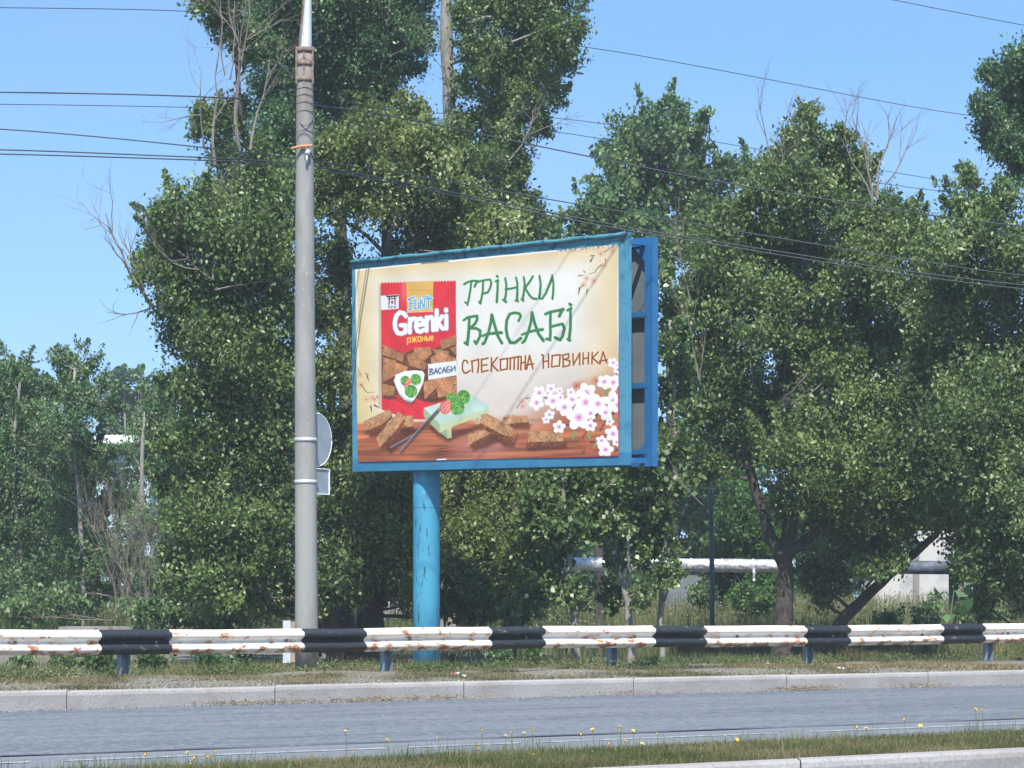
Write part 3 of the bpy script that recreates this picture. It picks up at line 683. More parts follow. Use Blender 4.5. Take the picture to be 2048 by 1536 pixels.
# small white dish with greens
dish = [(318,950),(330,915),(380,893),(440,888),(488,892),(500,912),(492,960),(470,1010),(440,1060),(420,1080),(390,1072),(350,1030)]
poly(Z1([(x+5, y+8) for x, y in dish]), C8(90,50,32), alpha=.6, soft=4)
poly(Z1(dish), C8(238,242,246)); poly(Z1([(326,975),(350,1020),(392,1055),(425,1066),(440,1060),(420,1080),(390,1072),(350,1030)]), C8(190,200,214), soft=1.5)
def green(x, y, r):
    (p,) = Z1([(x, y)]); r /= 2.9545
    ell(p[0], p[1], r, r*1.05, C8(96,158,68), tex=lambda i, c: c[None,:]*(.70+.6*N3[i])[:,None])
    for _ in range(int(r*2.2)):
        a = R.uniform(0, 6.3); q = R.uniform(0, .8)*r; cx, cy = p[0]+q*math.cos(a), p[1]+q*math.sin(a)
        stroke([(cx-1.2, cy), (cx, cy-1), (cx+1.2, cy+.2)], .45, C8(150,205,110) if R.random() < .6 else C8(52,104,42))
green(385,950,28); green(448,942,32)
for x, y in ((395,985),(405,955)):
    (p,) = Z1([(x, y)]); ell(p[0], p[1], 6, 6, C8(226,120,100)); stroke([(p[0]-4,p[1]+2),(p[0]+3,p[1]-3)], .5, C8(250,200,185))
green(420,1012,37)
for s in ([(292,1042),(462,1088)],[(330,1062),(430,1106)]): stroke(Z1(s), .9, C8(84,66,72), .6)
# name tag on the bag
poly(Z1([(520,852),(688,832),(688,918),(522,944)]), C8(232,233,238))
BT = ([(527,882),(540,880),(532,884),(531,915)],[(541,878),(549,885),(534,896),(550,903),(546,912),(528,916)],[(567,876),(556,911)],[(567,876),(576,908)],[(556,898),(576,895)],
      [(597,880),(592,873),(583,880),(583,898),(588,908),(599,902)],[(614,870),(605,904)],[(614,870),(625,902)],[(604,892),(626,888)],[(648,866),(631,868),(633,900),(648,898),(650,884),(634,882)],[(658,864),(658,896),(680,862),(681,892)])
for s in BT: stroke(Z1(s), 1.15, C8(78,96,122))
# the slogan
gr = C8(62,124,76)
GL = ([(772,118),(795,102),(835,90),(885,90),(870,110),(858,136)],[(832,96),(822,170),(806,262)],[(780,264),(800,276),(800,286)],
      [(893,98),(915,88),(950,82),(985,78),(995,105),(985,150),(965,185),(935,192)],[(928,88),(925,170),(915,235),(905,268)],[(895,262),(908,275)],
      [(1047,88),(1046,170),(1040,262)],[(1030,92),(1050,86)],[(1040,48),(1046,56)],
      [(1108,68),(1118,120),(1116,190),(1105,250)],[(1196,60),(1208,110),(1208,190),(1204,250)],[(1112,158),(1160,152),(1208,140)],[(1092,244),(1116,262)],[(1192,250),(1212,256)],
      [(1260,58),(1268,110),(1262,180),(1250,244)],[(1335,52),(1310,95),(1272,145)],[(1272,148),(1305,205),(1330,232),(1362,238)],[(1240,240),(1256,252)],
      [(1388,48),(1398,120),(1392,190),(1386,232)],[(1384,234),(1410,236),(1440,190),(1470,120),(1492,60)],[(1492,42),(1502,110),(1500,180),(1494,236)],
      [(768,412),(792,396),(815,386)],[(792,394),(840,382),(878,376),(880,405),(862,440),(822,478)],[(822,478),(870,478),(905,498),(902,545),(872,605),(858,585)],[(816,384),(812,470),(806,550),(796,606)],[(776,596),(800,612)],
      [(998,366),(990,440),(970,520),(940,596),(925,606)],[(1002,372),(1022,450),(1048,540),(1082,600)],[(924,540),(965,524),(1020,518),(1078,514)],
      [(1218,418),(1236,380),(1225,358),(1185,350),(1145,362),(1122,410),(1116,480),(1128,550),(1152,596),(1188,596),(1235,560)],
      [(1328,348),(1318,430),(1296,510),(1268,580),(1250,596)],[(1330,352),(1350,440),(1378,520),(1420,578)],[(1246,530),(1300,508),(1350,496),(1412,488)],
      [(1436,362),(1470,346),(1530,334),(1582,322),(1562,348),(1550,378)],[(1478,344),(1476,430),(1478,510),(1474,570)],[(1446,564),(1476,574)],[(1478,466),(1530,452),(1575,442),(1592,478),(1578,540),(1556,574),(1516,554)],
      [(1640,316),(1642,400),(1640,480),(1630,566)],[(1616,330),(1645,316)],[(1616,566),(1634,576)],[(1632,278),(1644,286)])
for k, s in enumerate(GL):
    stroke(Z2(s), 3.3 if k < 21 else 3.9, C8(206,232,200), alpha=.8, soft=1.2)
for k, s in enumerate(GL):
    w = 2.2 if k < 21 else 2.75; stroke(Z2(s), w*R.uniform(.85, 1.05), gr, w*R.uniform(1.0, 1.25))
bw = C8(146,78,52)
BL_ = ([(756,846),(748,830),(732,830),(724,852),(724,884),(734,904),(748,904),(768,890)],[(780,832),(783,898)],[(776,836),(820,824)],[(818,822),(820,860),(814,902)],[(836,822),(838,898)],[(836,826),(875,816)],[(838,860),(868,855)],[(838,899),(876,888)],
       [(896,814),(894,894)],[(930,812),(898,855),(934,892)],[(950,824),(948,888),(988,880),(990,818),(948,824)],[(1000,818),(1062,806)],[(1008,816),(1005,884)],[(1031,812),(1029,882)],[(1054,808),(1052,884)],
       [(1071,806),(1069,886)],[(1096,802),(1094,880)],[(1070,846),(1096,840)],[(1120,800),(1102,884)],[(1120,800),(1140,880)],[(1102,856),(1144,850)],
       [(1192,796),(1200,800),(1202,876)],[(1232,792),(1232,872)],[(1200,838),(1232,832)],[(1254,802),(1250,868),(1296,862),(1300,796),(1252,802)],[(1316,798),(1320,866)],[(1312,800),(1350,790),(1352,814),(1326,824),(1358,832),(1354,860),(1316,868)],
       [(1376,790),(1378,858),(1416,786),(1416,856)],[(1436,786),(1436,852)],[(1468,782),(1466,850)],[(1436,820),(1466,814)],[(1490,782),(1488,850)],[(1526,780),(1492,815),(1530,848)],[(1554,778),(1536,850)],[(1554,778),(1576,846)],[(1534,834),(1580,826)])
for s in BL_: stroke(Z1(s), 2.6, C8(248,228,180), soft=1.2)
for s in BL_: stroke(Z1(s), 1.65, bw, 1.8)
# biscuits on the table
def biscuit(topf, side, shadow=None):
    if shadow: poly(Z3(shadow), C8(74,36,22), soft=7, alpha=.65)
    poly(Z3(side), C8(132,76,44), tex=crust); poly(Z3(topf), C8(200,148,104), tex=crumb)
    for _ in range(10):
        a = R.random(); b_ = R.random(); q = topf[0][0]+(topf[1][0]-topf[0][0])*a+(topf[-1][0]-topf[0][0])*b_*.8, topf[0][1]+(topf[1][1]-topf[0][1])*a+(topf[-1][1]-topf[0][1])*b_*.8
        (p,) = Z3([q]); ell(p[0], p[1], .9, .7, C8(92,48,30), alpha=.8)
def pl(s): 
    return [tuple(map(float, q.split(','))) for q in s.split()]
biscuit(pl('390,410 460,405 470,480 400,500'), pl('380,500 470,480 470,505 385,522'), pl('370,500 500,500 480,545 380,540'))
biscuit(pl('98,450 290,358 312,400 240,470 110,520'), pl('110,515 250,450 312,395 312,425 250,485 115,548 98,525'), pl('120,520 300,470 280,560 150,570'))
biscuit(pl('192,570 355,375 408,420 350,500 215,640'), pl('215,625 345,480 408,415 405,450 340,550 245,660 215,645'), pl('250,630 400,480 480,520 300,690'))
biscuit(pl('848,540 930,500 1010,490 1060,520 960,570 870,620'), pl('870,615 960,565 1065,515 1065,545 970,600 880,648'), pl('880,600 1080,540 1100,600 900,670'))
biscuit(pl('1118,420 1160,405 1300,408 1308,455 1170,465 1120,450'), pl('1165,462 1308,450 1312,488 1180,492'), pl('1120,470 1330,470 1310,515 1130,510'))
biscuit(pl('1300,530 1330,516 1540,520 1562,570 1560,595 1300,600'), pl('1292,592 1560,590 1560,625 1300,642'), pl('1285,620 1580,600 1590,650 1300,670'))
# small stand with ginger and greens
poly(Z3(pl('560,470 760,520 960,470 980,500 800,560 720,600 640,560')), C8(70,34,20), soft=8, alpha=.7)
poly(Z3(pl('700,485 742,490 742,570 710,575 690,555 650,525')), C8(150,170,130))
poly(Z3(pl('710,500 742,488 742,568 712,574')), C8(200,200,150))
poly(Z3(pl('918,425 945,415 945,465 918,470')), C8(178,178,132))
poly(Z3(pl('538,360 655,455 655,535 540,415')), C8(158,178,140), soft=.6)
poly(Z3(pl('655,460 1015,350 1015,385 760,485 655,532')), C8(196,206,164))
poly(Z3(pl('538,352 700,300 830,265 905,262 1018,345 1010,358 655,468')), C8(188,214,202), tex=lambda i, c: c[None,:]*(.93+.12*N2[i])[:,None])
def g3(x, y, r): green((700+x/3.657-680)*2.9545, (720+y/3.657-440)*2.9545, r/3.657*2.9545)
g3(742,280,38); g3(830,272,50)
(p,) = Z3([(700,345)]); ell(p[0], p[1], 12.4, 14, C8(226,108,96), rot=.3, tex=lambda i, c: c[None,:]*(.9+.2*N2[i])[:,None])
for s in ('670,360 690,320 720,305','680,375 710,330 735,325','700,385 720,350 738,345'): stroke(Z3(pl(s)), .7, C8(250,196,182))
g3(785,348,52)
biscuit(pl('955,400 1000,390 1110,450 1190,500 1190,560 1120,550 1040,505 950,460'), pl('950,455 1045,500 1120,548 1190,555 1190,590 1160,620 1040,545 955,490'), pl('1040,560 1190,600 1230,540 1200,640 1130,640'))
for s, w in (('300,640 480,540 640,368',1.9),('368,670 520,490 650,350',1.9)):
    stroke(Z3([(x+8, y+12) for x, y in pl(s)]), 2.2, C8(70,36,24), alpha=.5, soft=2); stroke(Z3(pl(s)), w, C8(96,98,110), .9); stroke(Z3([(x-2,y-2) for x, y in pl(s)]), .5, C8(160,164,176), .3)
# blossoms, lower right
for s, w in (('1955,100 1900,160 1830,180 1800,210',1.2),('1960,360 1900,420 1850,480 1830,520',1.8),('1810,395 1780,450 1700,570 1710,590',1.5),('1420,275 1600,300 1760,400',1.1),('1760,600 1800,605 1840,560',1.5),('1700,690 1720,650',1.0),('1610,215 1670,190 1700,180',.8),('1560,490 1600,470 1620,500',1.4)):
    stroke(Z3(pl(s)), w, C8(72,44,36), w*.5)
for x, y in ((1655,185),(1700,180),(1715,600),(1760,650),(1800,150)):
    (p,) = Z3([(x, y)]); ell(p[0], p[1], 9, 8, C8(206,110,80), alpha=.4, soft=5); ell(p[0], p[1], 2.4, 2, C8(178,54,48), alpha=.8)
def leafp(x, y, L, a):
    (p,) = Z3([(x, y)]); ell(p[0], p[1], L/3.657, L/3.657*.34, C8(122,152,88), rot=a)
for q in ((1870,225,38,1.2),(1640,550,34,-1.1),(1750,555,30,1.5),(1795,620,26,-1.1),(1925,435,30,.4),(1905,590,26,.9)): leafp(*q)
def flower(x, y, r, seed, mid=C8(214,120,176)):
    (p,) = Z3([(x, y)]); r = r/3.657; a0 = seed*1.3; q = random.Random(seed)
    for k in range(5):
        a = a0+k*2*math.pi/5; L = r*q.uniform(.5, .6)
        ell(p[0]+math.cos(a)*L+.4, p[1]+math.sin(a)*L+.5, r*.56, r*.42, C8(196,180,206), rot=a, soft=1.2, alpha=.35)
    for k in range(5):
        a = a0+k*2*math.pi/5; L = r*q.uniform(.5, .6)
        ell(p[0]+math.cos(a)*L, p[1]+math.sin(a)*L, r*.52, r*.40, C8(247,243,252), rot=a, soft=1.0)
    ell(p[0], p[1], r*.5, r*.46, C8(214,190,222), soft=r*.6, alpha=.45)
    ell(p[0], p[1], r*.24, r*.22, mid, soft=r*.3, alpha=.6)
    for k in range(6):
        a = k*1.05+seed; stroke([(p[0], p[1]), (p[0]+math.cos(a)*r*.33, p[1]+math.sin(a)*r*.33)], .35, C8(190,80,140), .3, alpha=.8)
for k, (x, y, r) in enumerate(((1925,20,40),(1960,70,36),(1860,160,58),(1925,165,62),(1385,240,52),(1470,210,40),(1535,225,28),(1365,312,58),(1485,300,62),(1540,275,30),(1625,290,55),(1570,345,66),(1730,240,80),(1725,310,84),(1815,320,72),(1870,385,56),(1930,300,78),(1960,330,60),(1460,400,40),(1435,435,32),(1675,420,98),(1760,390,50),(1760,480,48),(1530,490,50),(1925,540,62),(1840,590,42),(1870,655,62),(1950,600,34),(1900,450,34),(1615,235,34))):
    flower(x, y, r*.92, k+1)
# white unprinted strips along the top and left, red line on the right and at the foot
for s, w, c_ in (([(92,298),(300,277),(480,256)],1.2,(238,240,245)),([(640,243),(1280,180)],1.7,(240,242,248)),([(1285,182),(1640,146)],1.3,(215,205,205)),([(480,258),(640,243)],1.0,(60,84,90)),([(95,300),(100,520),(108,860)],1.0,(236,236,238)),([(1646,150),(1642,560),(1648,780)],1.0,(236,236,238))):
    stroke(Z1(s), w, C8(*c_))
stroke(Z1([(1646,990),(1647,1200),(1650,1392)]), 1.5, C8(222,36,60)); stroke(Z1([(1180,1404),(1400,1400),(1648,1392)]), .8, C8(205,60,60))
for a, b_ in ((575,625),(1300,1350)): stroke(Z1([(a,1416),(b_,1414)]), 1.4, C8(225,228,235))
ragged = (np.clip((N3-.5)*8, 0, 1)*(np.clip(1-V_/.02, 0, 1)*(U_ > .78)).ravel())
put(np.arange(len(PX)), ragged*.7, C8(70,80,90))
lin = np.where(C <= .04045, C/12.92, ((np.clip(C, 0, 1)+.055)/1.055)**2.4)*np.array([.74,.735,.72])
NV = (GW+1)*(GH+1); off0 = np.array(world_loc(bb))
# the skin is not perfectly flat: shallow slack in the vinyl
wav = (.004*np.sin(U_*9)*np.sin(V_*5)+.002*(n2-.5)).reshape(-1,1)*np.array(BN)
vc = (pos.reshape(-1, 3)+wav-off0).astype(np.float32)
ii = (np.arange(GH)[:,None]*(GW+1)+np.arange(GW)[None,:]).ravel()
fc = np.stack([ii, ii+GW+1, ii+GW+2, ii+1], 1).astype(np.int32); NF = len(fc)
me = bpy.data.meshes.new('poster'); me.vertices.add(NV); me.vertices.foreach_set('co', vc.ravel())
me.loops.add(NF*4); me.loops.foreach_set('vertex_index', fc.ravel()); me.polygons.add(NF)
me.polygons.foreach_set('loop_start', np.arange(0, NF*4, 4, dtype=np.int32)); me.polygons.foreach_set('loop_total', np.full(NF, 4, dtype=np.int32))
me.polygons.foreach_set('use_smooth', np.ones(NF, dtype=bool))
ca = me.color_attributes.new('print', 'FLOAT_COLOR', 'POINT'); ca.data.foreach_set('color', np.concatenate([np.clip(lin, 0, 1), np.ones((NV, 1))], 1).astype(np.float32).ravel())
m = bpy.data.materials.new('printed vinyl'); m.use_nodes = True; b_ = m.node_tree.nodes['Principled BSDF']; b_.inputs['Roughness'].default_value = .5; b_.inputs['Specular IOR Level'].default_value = .3
at = m.node_tree.nodes.new('ShaderNodeAttribute'); at.attribute_name = 'print'; m.node_tree.links.new(at.outputs['Color'], b_.inputs['Base Color'])
me.materials.append(m); me.update(calc_edges=True)
o = bpy.data.objects.new('poster', me); col.objects.link(o); o.parent = bb

# ------------------------------------------------------------------ overhead cables
def cable(pts, y0, rad, label, group='overhead cables crossing the sky'):
    turn = y0 < 50     # past the pole the line swings away from the road
    def line_depth(x, y0): return (YP0+(y0-YP) + (min(6, (x-612)*.068) if x > 612 else 0)) if turn else y0/(1-K*(x-1024)/F)
    """pts in the photograph; the cable runs parallel to the road on the line y0"""
    b = MB(); P3 = []
    for k in range(len(pts)-1):
        (x0, y_0), (x1, y_1) = pts[k], pts[k+1]; n = max(2, int((x1-x0)/60))
        for j in range(n): t = j/n; x = x0+(x1-x0)*t; P3.append(P(x, y_0+(y_1-y_0)*t, line_depth(x, y0)))
    P3.append(P(*pts[-1], line_depth(pts[-1][0], y0)))
    # smooth the corners
    for _ in range(6): P3 = [P3[0]]+[(P3[i-1]+P3[i]*2+P3[i+1])/4 for i in range(1, len(P3)-1)]+[P3[-1]]
    b.tube(P3, rad, 6); o = b.build('overhead_cable', M['cable'], None, smooth=True, origin=P3[0])
    return tag(o, label, 'cable', group)
YP = 43.0+.857*2.87-.16; YP0 = 42.84
cable([(-1700,180),(0,184),(300,189),(592,200),(770,226),(1040,286),(1186,314),(1430,364),(1865,432),(2048,456),(3600,520)], YP-.1, .0105, 'thick black cable crossing above the concrete pole clamps, highest one touching the pole')
cable([(-1700,225),(0,255),(380,291),(612,318),(830,350),(1050,391),(1307,434),(1700,500),(2048,556),(3600,640)], YP-.05, .0095, 'black cable sloping down from the left edge to the pole clamp, above the close pair')
cable([(-1700,286),(0,298),(430,316),(612,322),(850,375),(1050,414),(1250,457),(1450,485),(1700,527),(2048,574),(3600,650)], YP, .0105, 'upper cable of the close pair that meets the pole at the white insulator')
cable([(-1700,296),(0,307),(430,321),(612,327),(850,380),(1050,421),(1250,463),(1450,491),(1700,534),(2048,582),(3600,660)], YP, .0105, 'lower cable of the close pair that meets the pole at the white insulator')
YB = 66
cable([(-1700,10),(0,15),(380,20),(700,45),(1170,90),(1550,161),(1930,235),(3000,310)], YB, .009, 'thin high cable running behind the tall poplars near the top of the sky')
cable([(-1700,203),(0,208),(380,214),(700,225),(1100,228),(1217,248),(1500,295),(1780,344),(2048,388),(2400,440)], YB, .008, 'thin far cable passing behind the trees, just above the lowest thin one')
cable([(700,222),(1080,255),(1208,279),(1500,325),(1784,371),(1883,386),(3000,450)], YB+1, .008, 'lowest thin far cable behind the trees right of the tall poplar')
# two cables on the road side; they pass over the frame, their shadows fall across the poster
cable([(1600,-40),(1780,0),(2048,50),(2400,120)], YB, .009, 'short stretch of thin cable cutting the top right corner of the sky')
def cross_cable(px, py, kk, rad, label):
    """carried over the road ahead of the billboard; its shadow crosses the poster from (px, py) to the lower left"""
    s = SUN/SUN.z; a = board(px, py); q = board(px-280, py+430); v_ = a-q; w = v_ - s*v_.z; w = Vector((w.x, w.y, 0)).normalized(); c = a + s*kk; b = MB()
    b.tube([c + w*(t*2.0) for t in range(-14, 15)], rad, 6); o = b.build('overhead_cable', M['cable'], None, smooth=True, origin=c); tag(o, label, 'cable', 'overhead cables crossing the sky')
cross_cable(1238, 490, 4.2, .010, 'thicker cable running over the road just above the top edge of the view')
cross_cable(1150, 490, 4.6, .006, 'thinner cable running over the road just above the top edge of the view')

# ------------------------------------------------------------------ trees
def unit(n):
    a = rng.normal(size=(n, 3)); return a/np.linalg.norm(a, axis=1, keepdims=True)
def leaves(cen, L, W, droop=.8, jit=.25):
    """a folded diamond leaf at each centre"""
    n = len(cen); d = unit(n); d[:,2] -= droop; d /= np.linalg.norm(d, axis=1, keepdims=True)
    r = unit(n); s = np.cross(d, r); s /= np.linalg.norm(s, axis=1, keepdims=True)+1e-9; nn = np.cross(d, s)
    l = (L*(1+jit*rng.normal(size=(n, 1)))).clip(L*.5, L*1.45); w = l*W/L
    return np.stack([cen-d*l*.5, cen-d*l*.05+s*w*.5+nn*w*.16, cen+d*l*.5, cen-d*l*.05-s*w*.5+nn*w*.16], 1)
def limb(mb, a, b, ra, rb, n=6, wob=.08, seg=5):
    a = Vector(a); b = Vector(b); L = (b-a).length; pts = []
    for k in range(seg+1):
        t = k/seg; p = a.lerp(b, t); w = wob*L*math.sin(math.pi*t)
        pts.append(p + Vector((R.uniform(-w, w), R.uniform(-w, w), R.uniform(-w, w)*.5 + .06*L*math.sin(math.pi*t)*(-1 if (b-a).z > 0 else 1)*.3)))
    mb.tube(pts, [ra+(rb-ra)*k/seg for k in range(seg+1)], n, cap=False)
def dead(mb, p, d, L, r, lev, spread=.55, rise=.12, kids=4):
    """bare branch that forks"""
    p = Vector(p); d = Vector(d).normalized(); pts = [p]; k = 5; joints = []
    for i in range(k):
        d = (d + Vector((R.gauss(0, .16), R.gauss(0, .16), R.gauss(0, .12)+rise*.4))).normalized(); p = p + d*L/k; pts.append(p); joints.append((p, d.copy(), i))
    mb.tube(pts, [r*(1-.75*i/k) for i in range(k+1)], 4 if lev else 5, cap=False)
    if lev > 0:
        for _ in range(kids):
            q, dd, i = R.choice(joints[1:]); nd = (dd + Vector((R.gauss(0, spread), R.gauss(0, spread), R.gauss(0, spread)+rise))).normalized()
            dead(mb, q, nd, L*R.uniform(.38, .65), r*(.6-.08*i), lev-1, spread, rise, kids)
def m2(px, d): return px*d/F
NLEAF = [0]
def tree(name, label, cat, depth, spine, blobs, mtl, bark='bark', dens=2.2, L=.076, W=.044, clump=.30, group=None, deads=(), stems=(), zspread=.9, deadmat='dead', twig=1.0, pale=0, shoots=.12, grow=1.08):
    """spine: (px, py, halfwidth px) from the ground up; blobs: (px, py, r px[, extra depth]); stems: further spines"""
    s0 = spine[0]; base = P(s0[0], s0[1], depth); root = empty(name, base, label, cat, group)
    tb = MB(); tw = MB(); nodes = []
    for si, sp_ in enumerate([spine]+list(stems)):
        pts = []; rad = []
        for i in range(len(sp_)):
            x, y, w = sp_[i][:3]; dd = depth + (sp_[i][3] if len(sp_[i]) > 3 else 0); pts.append(P(x, y, dd)); rad.append(m2(w, dd))
        fine_p, fine_r = [], []
        for i in range(len(pts)-1):
            for j in range(4):
                t = j/4; q = pts[i].lerp(pts[i+1], t); rr_ = rad[i]+(rad[i+1]-rad[i])*t
                if i+j: q = q + Vector((R.gauss(0,.12),R.gauss(0,.12),0))*rr_
                fine_p.append(q); fine_r.append(rr_*R.uniform(.93,1.07))
        fine_p.append(pts[-1]); fine_r.append(rad[-1])
        if si == 0: fine_p.insert(0, fine_p[0]-Vector((0,0,.3))); fine_r[0] *= 1.25; fine_r.insert(0, fine_r[0]*1.15)
        tb.tube(fine_p, fine_r, 10); nodes += list(zip(fine_p, fine_r))[2:]
    cen = []; tints = []
    for bl_ in blobs:
        x, y, r = bl_[:3]; r = r*grow; dd = depth + (bl_[3] if len(bl_) > 3 else R.uniform(-zspread, zspread)); c = P(x, y, dd); rm = m2(r, dd)
        cand = sorted(nodes, key=lambda q: (q[0]-c).length + (2.5 if q[0].z > c.z-.15 else 0)*.6)[:3]; q = R.choice(cand[:2])
        lr = max(.012, min(q[1]*.6, .025+rm*.035)); limb(tb, q[0], c, lr, .012, 6, .10); mid = q[0].lerp(c, .6); nodes.append((mid, lr*.7)); nodes.append((c, .015))
        K_ = 1.3*dens*(len(bl_) > 4 and bl_[4] or 1.0)
        per_leaf = L*W*.5*.5*(F/dd)**2; nl = int(K_*math.pi*r*r/per_leaf)
        cs = max(.10, min(clump, rm*.45)); nc = max(4, int(nl/ (115*(cs/.3)**2*(.095/L)**2 +8)))
        u_ = unit(nc); rr_ = (rng.random((nc, 1))**.42); cc = np.array(c)+u_*rr_*rm*.95*(.82+.42*rng.random((nc, 1))**2)
        cw = rng.random(nc)**.6+.35; cw /= cw.sum(); cnt = rng.multinomial(nl, cw); ct = rng.normal(0, .15, nc)+rng.normal(0, .07); lsz = []
        for k in range(nc):
            if cnt[k] == 0: continue
            sg = cs*rng.uniform(.6, 1.15); pt = rng.normal(size=(cnt[k], 3))*np.array([sg*.56, sg*.56, sg*.56])+cc[k]
            if shoots and rng.random() < shoots:      # leaves strung along a shoot
                dr = (cc[k]-np.array(c)); dr = dr/(np.linalg.norm(dr)+1e-6)+np.array([0,0,.8]); dr /= np.linalg.norm(dr)
                ln = rng.uniform(1.2, 2.6)*cs; t = rng.random((cnt[k], 1)); pt = cc[k]+dr*t*ln+rng.normal(size=(cnt[k], 3))*.06*(1.3-t)
                tb.tube([Vector(cc[k]), Vector(cc[k]+dr*ln)], [.008, .003], 3, cap=False)
            cen.append(pt); tints.append(np.clip(.42+ct[k]+rng.normal(0, .17, cnt[k])+(rng.random(cnt[k]) < pale)*.6, 0, 1))
            if twig and k % 2 == 0: tw.tube([c.lerp(Vector(cc[k]), .3), c.lerp(Vector(cc[k]), .7)+Vector((0,0,-.04)), c.lerp(Vector(cc[k]), 1.08)+Vector((R.uniform(-.1,.1),-.05,.05)), c.lerp(Vector(cc[k]), 1.3)+Vector((R.uniform(-.15,.15),-.1,R.uniform(-.1,.2)))], [.013, .010, .007, .003], 3, cap=False)
    cen = np.concatenate(cen); NLEAF[0] += len(cen); tints = np.concatenate(tints)
    k0 = len(tb.v); tb.v += tw.v; tb.f += [tuple(i+k0 for i in f) for f in tw.f]; tb.m += [1]*len(tw.f)
    tb.build('trunk', [M[bark], M['twig']], root, smooth=True)
    quads_mesh('crown', leaves(cen, L, W), tints, M[mtl], root)
    if deads:
        for (x, y, dx, dy, Ln, r, lev, *rest) in deads:
            if x > 340: r *= .75
            db = MB(); dead(db, P(x, y, depth-(1.2 if 340 < x < 700 or y > 700 else .3)), Vector((dx, R.uniform(-.25,.25), dy)), Ln, r, lev, *(rest or ()))
            db.build('dead_branch', M[deadmat], root)
    return root

TG = 'roadside poplars behind the guardrail'
tree('poplar_tree', 'broad poplar left of the concrete pole with bare twigs at its left edge', 'tree', 49.5,
     [(672,1300,15),(652,1180,13),(615,1040,12),(560,860,12),(500,660,9),(462,500,6),(450,400,4)],
     [(450,400,60),(375,440,75),(330,465,55),(470,470,90),(310,540,45),(400,560,100),(520,580,85),(365,640,65),(460,680,95),(540,720,80),(420,745,75),(370,780,40),
      (450,830,95),(385,900,70),(345,975,45),(480,960,105),(400,1050,75),(520,1080,95),(415,1150,75),(550,880,80),(560,1180,60),(370,1170,45),(345,1110,35),(560,430,70),(560,500,60),(340,880,35),(560,780,60),(520,1190,55),(440,1200,50),(630,1060,55,-.8),(650,1150,50,-.8),(640,960,50,-.5),(625,1220,36,-.8)],
     'poplar', group=TG, stems=[[(652,1180,11),(590,1080,12),(520,1000,9),(470,900,6),(430,800,4)]],
     deads=[(305,615,-.75,1.0,1.7,.03,3,.45),(290,590,-.5,1.2,1.2,.02,2,.4),(320,610,-1,-.25,.95,.016,1),(425,560,-.7,.5,1.3,.02,3),(425,560,.15,1,1.4,.022,3),(430,580,1,.25,1.2,.02,3),(450,520,.3,1,1.0,.018,3),(400,540,-1,.05,1.1,.016,2)], pale=.02)
# narrow one
tree('poplar_tree', 'narrow half dead poplar with bare pale twigs, left of the concrete pole top', 'tree', 54,
     [(700,1300,20),(660,1000,16),(600,700,12),(540,480,10),(500,330,8),(478,200,5),(470,60,3)],
     [(420,20,42),(455,50,45),(440,-30,55),(430,235,42),(475,225,35),(450,295,50),(530,330,60),(490,100,35),(500,370,60),(570,370,60),(400,225,25),(395,265,22)],
     'poplar', group=TG, dens=1.7, deads=[(430,330,-.35,1,2.0,.035,3),(410,300,-.3,1.1,1.3,.022,3),(478,300,.0,1,2.4,.04,3),(470,250,-.25,1,1.6,.028,3),(500,300,.15,1,1.9,.03,3),(400,230,-.9,.15,.9,.016,3),(450,150,-.2,1,1.5,.02,3),(480,120,.1,1,1.4,.022,3),(460,160,.0,1,1.4,.02,3)], pale=.02)
tree('poplar_tree', 'tall dark poplar directly behind the top of the concrete pole', 'tree', 60,
     [(720,1295,24),(700,1000,20),(690,700,16),(680,450,12),(690,200,8),(700,-60,4)],
     [(560,20,70),(630,-30,90),(720,-20,90),(800,30,60),(600,105,80),(690,105,90),(780,115,65),(560,190,55),(650,205,80),(740,180,60),(560,270,60),(600,340,70),(830,-30,50),(530,100,45),(650,290,50),(540,-20,50),(840,90,28)],
     'poplar_dark', group=TG, dens=2.7, deads=[(760,150,.05,1,1.2,.016,2)])
tree('poplar_tree', 'tall poplar with a pale upright trunk showing through its leaves, right of centre top', 'tree', 58,
     [(900,1295,24),(905,1000,20),(912,600,15),(905,400,14),(897,200,13),(893,60,12),(890,-150,9)],
     [(985,0,80),(1060,10,80),(1115,55,50),(1040,100,85),(960,100,48),(1128,120,36),(1085,185,48),(1005,200,72),(940,250,40),(1010,290,60),(965,330,50),(900,330,50),(1035,340,32),(1000,390,55),(1055,425,40),(1020,450,60),(1110,-20,50),(960,-40,60),(1085,250,24),(930,170,28),(880,280,30),(1150,80,18),(925,30,30,-.8),(905,420,45,-.8),(908,270,30,-.8),(860,360,40,-.5),(890,480,50)],
     'poplar', group=TG, bark='bark_pale', dens=2.2, deads=[(1010,330,.8,.75,1.2,.035,2),(1060,270,.7,.25,.9,.018,2,.5,.05),(900,170,-.3,.6,1.0,.016,3),(900,120,.25,.9,1.0,.016,3),(895,150,0,.9,.9,.014,3),(890,260,.05,1,.9,.016,2)], pale=.02)
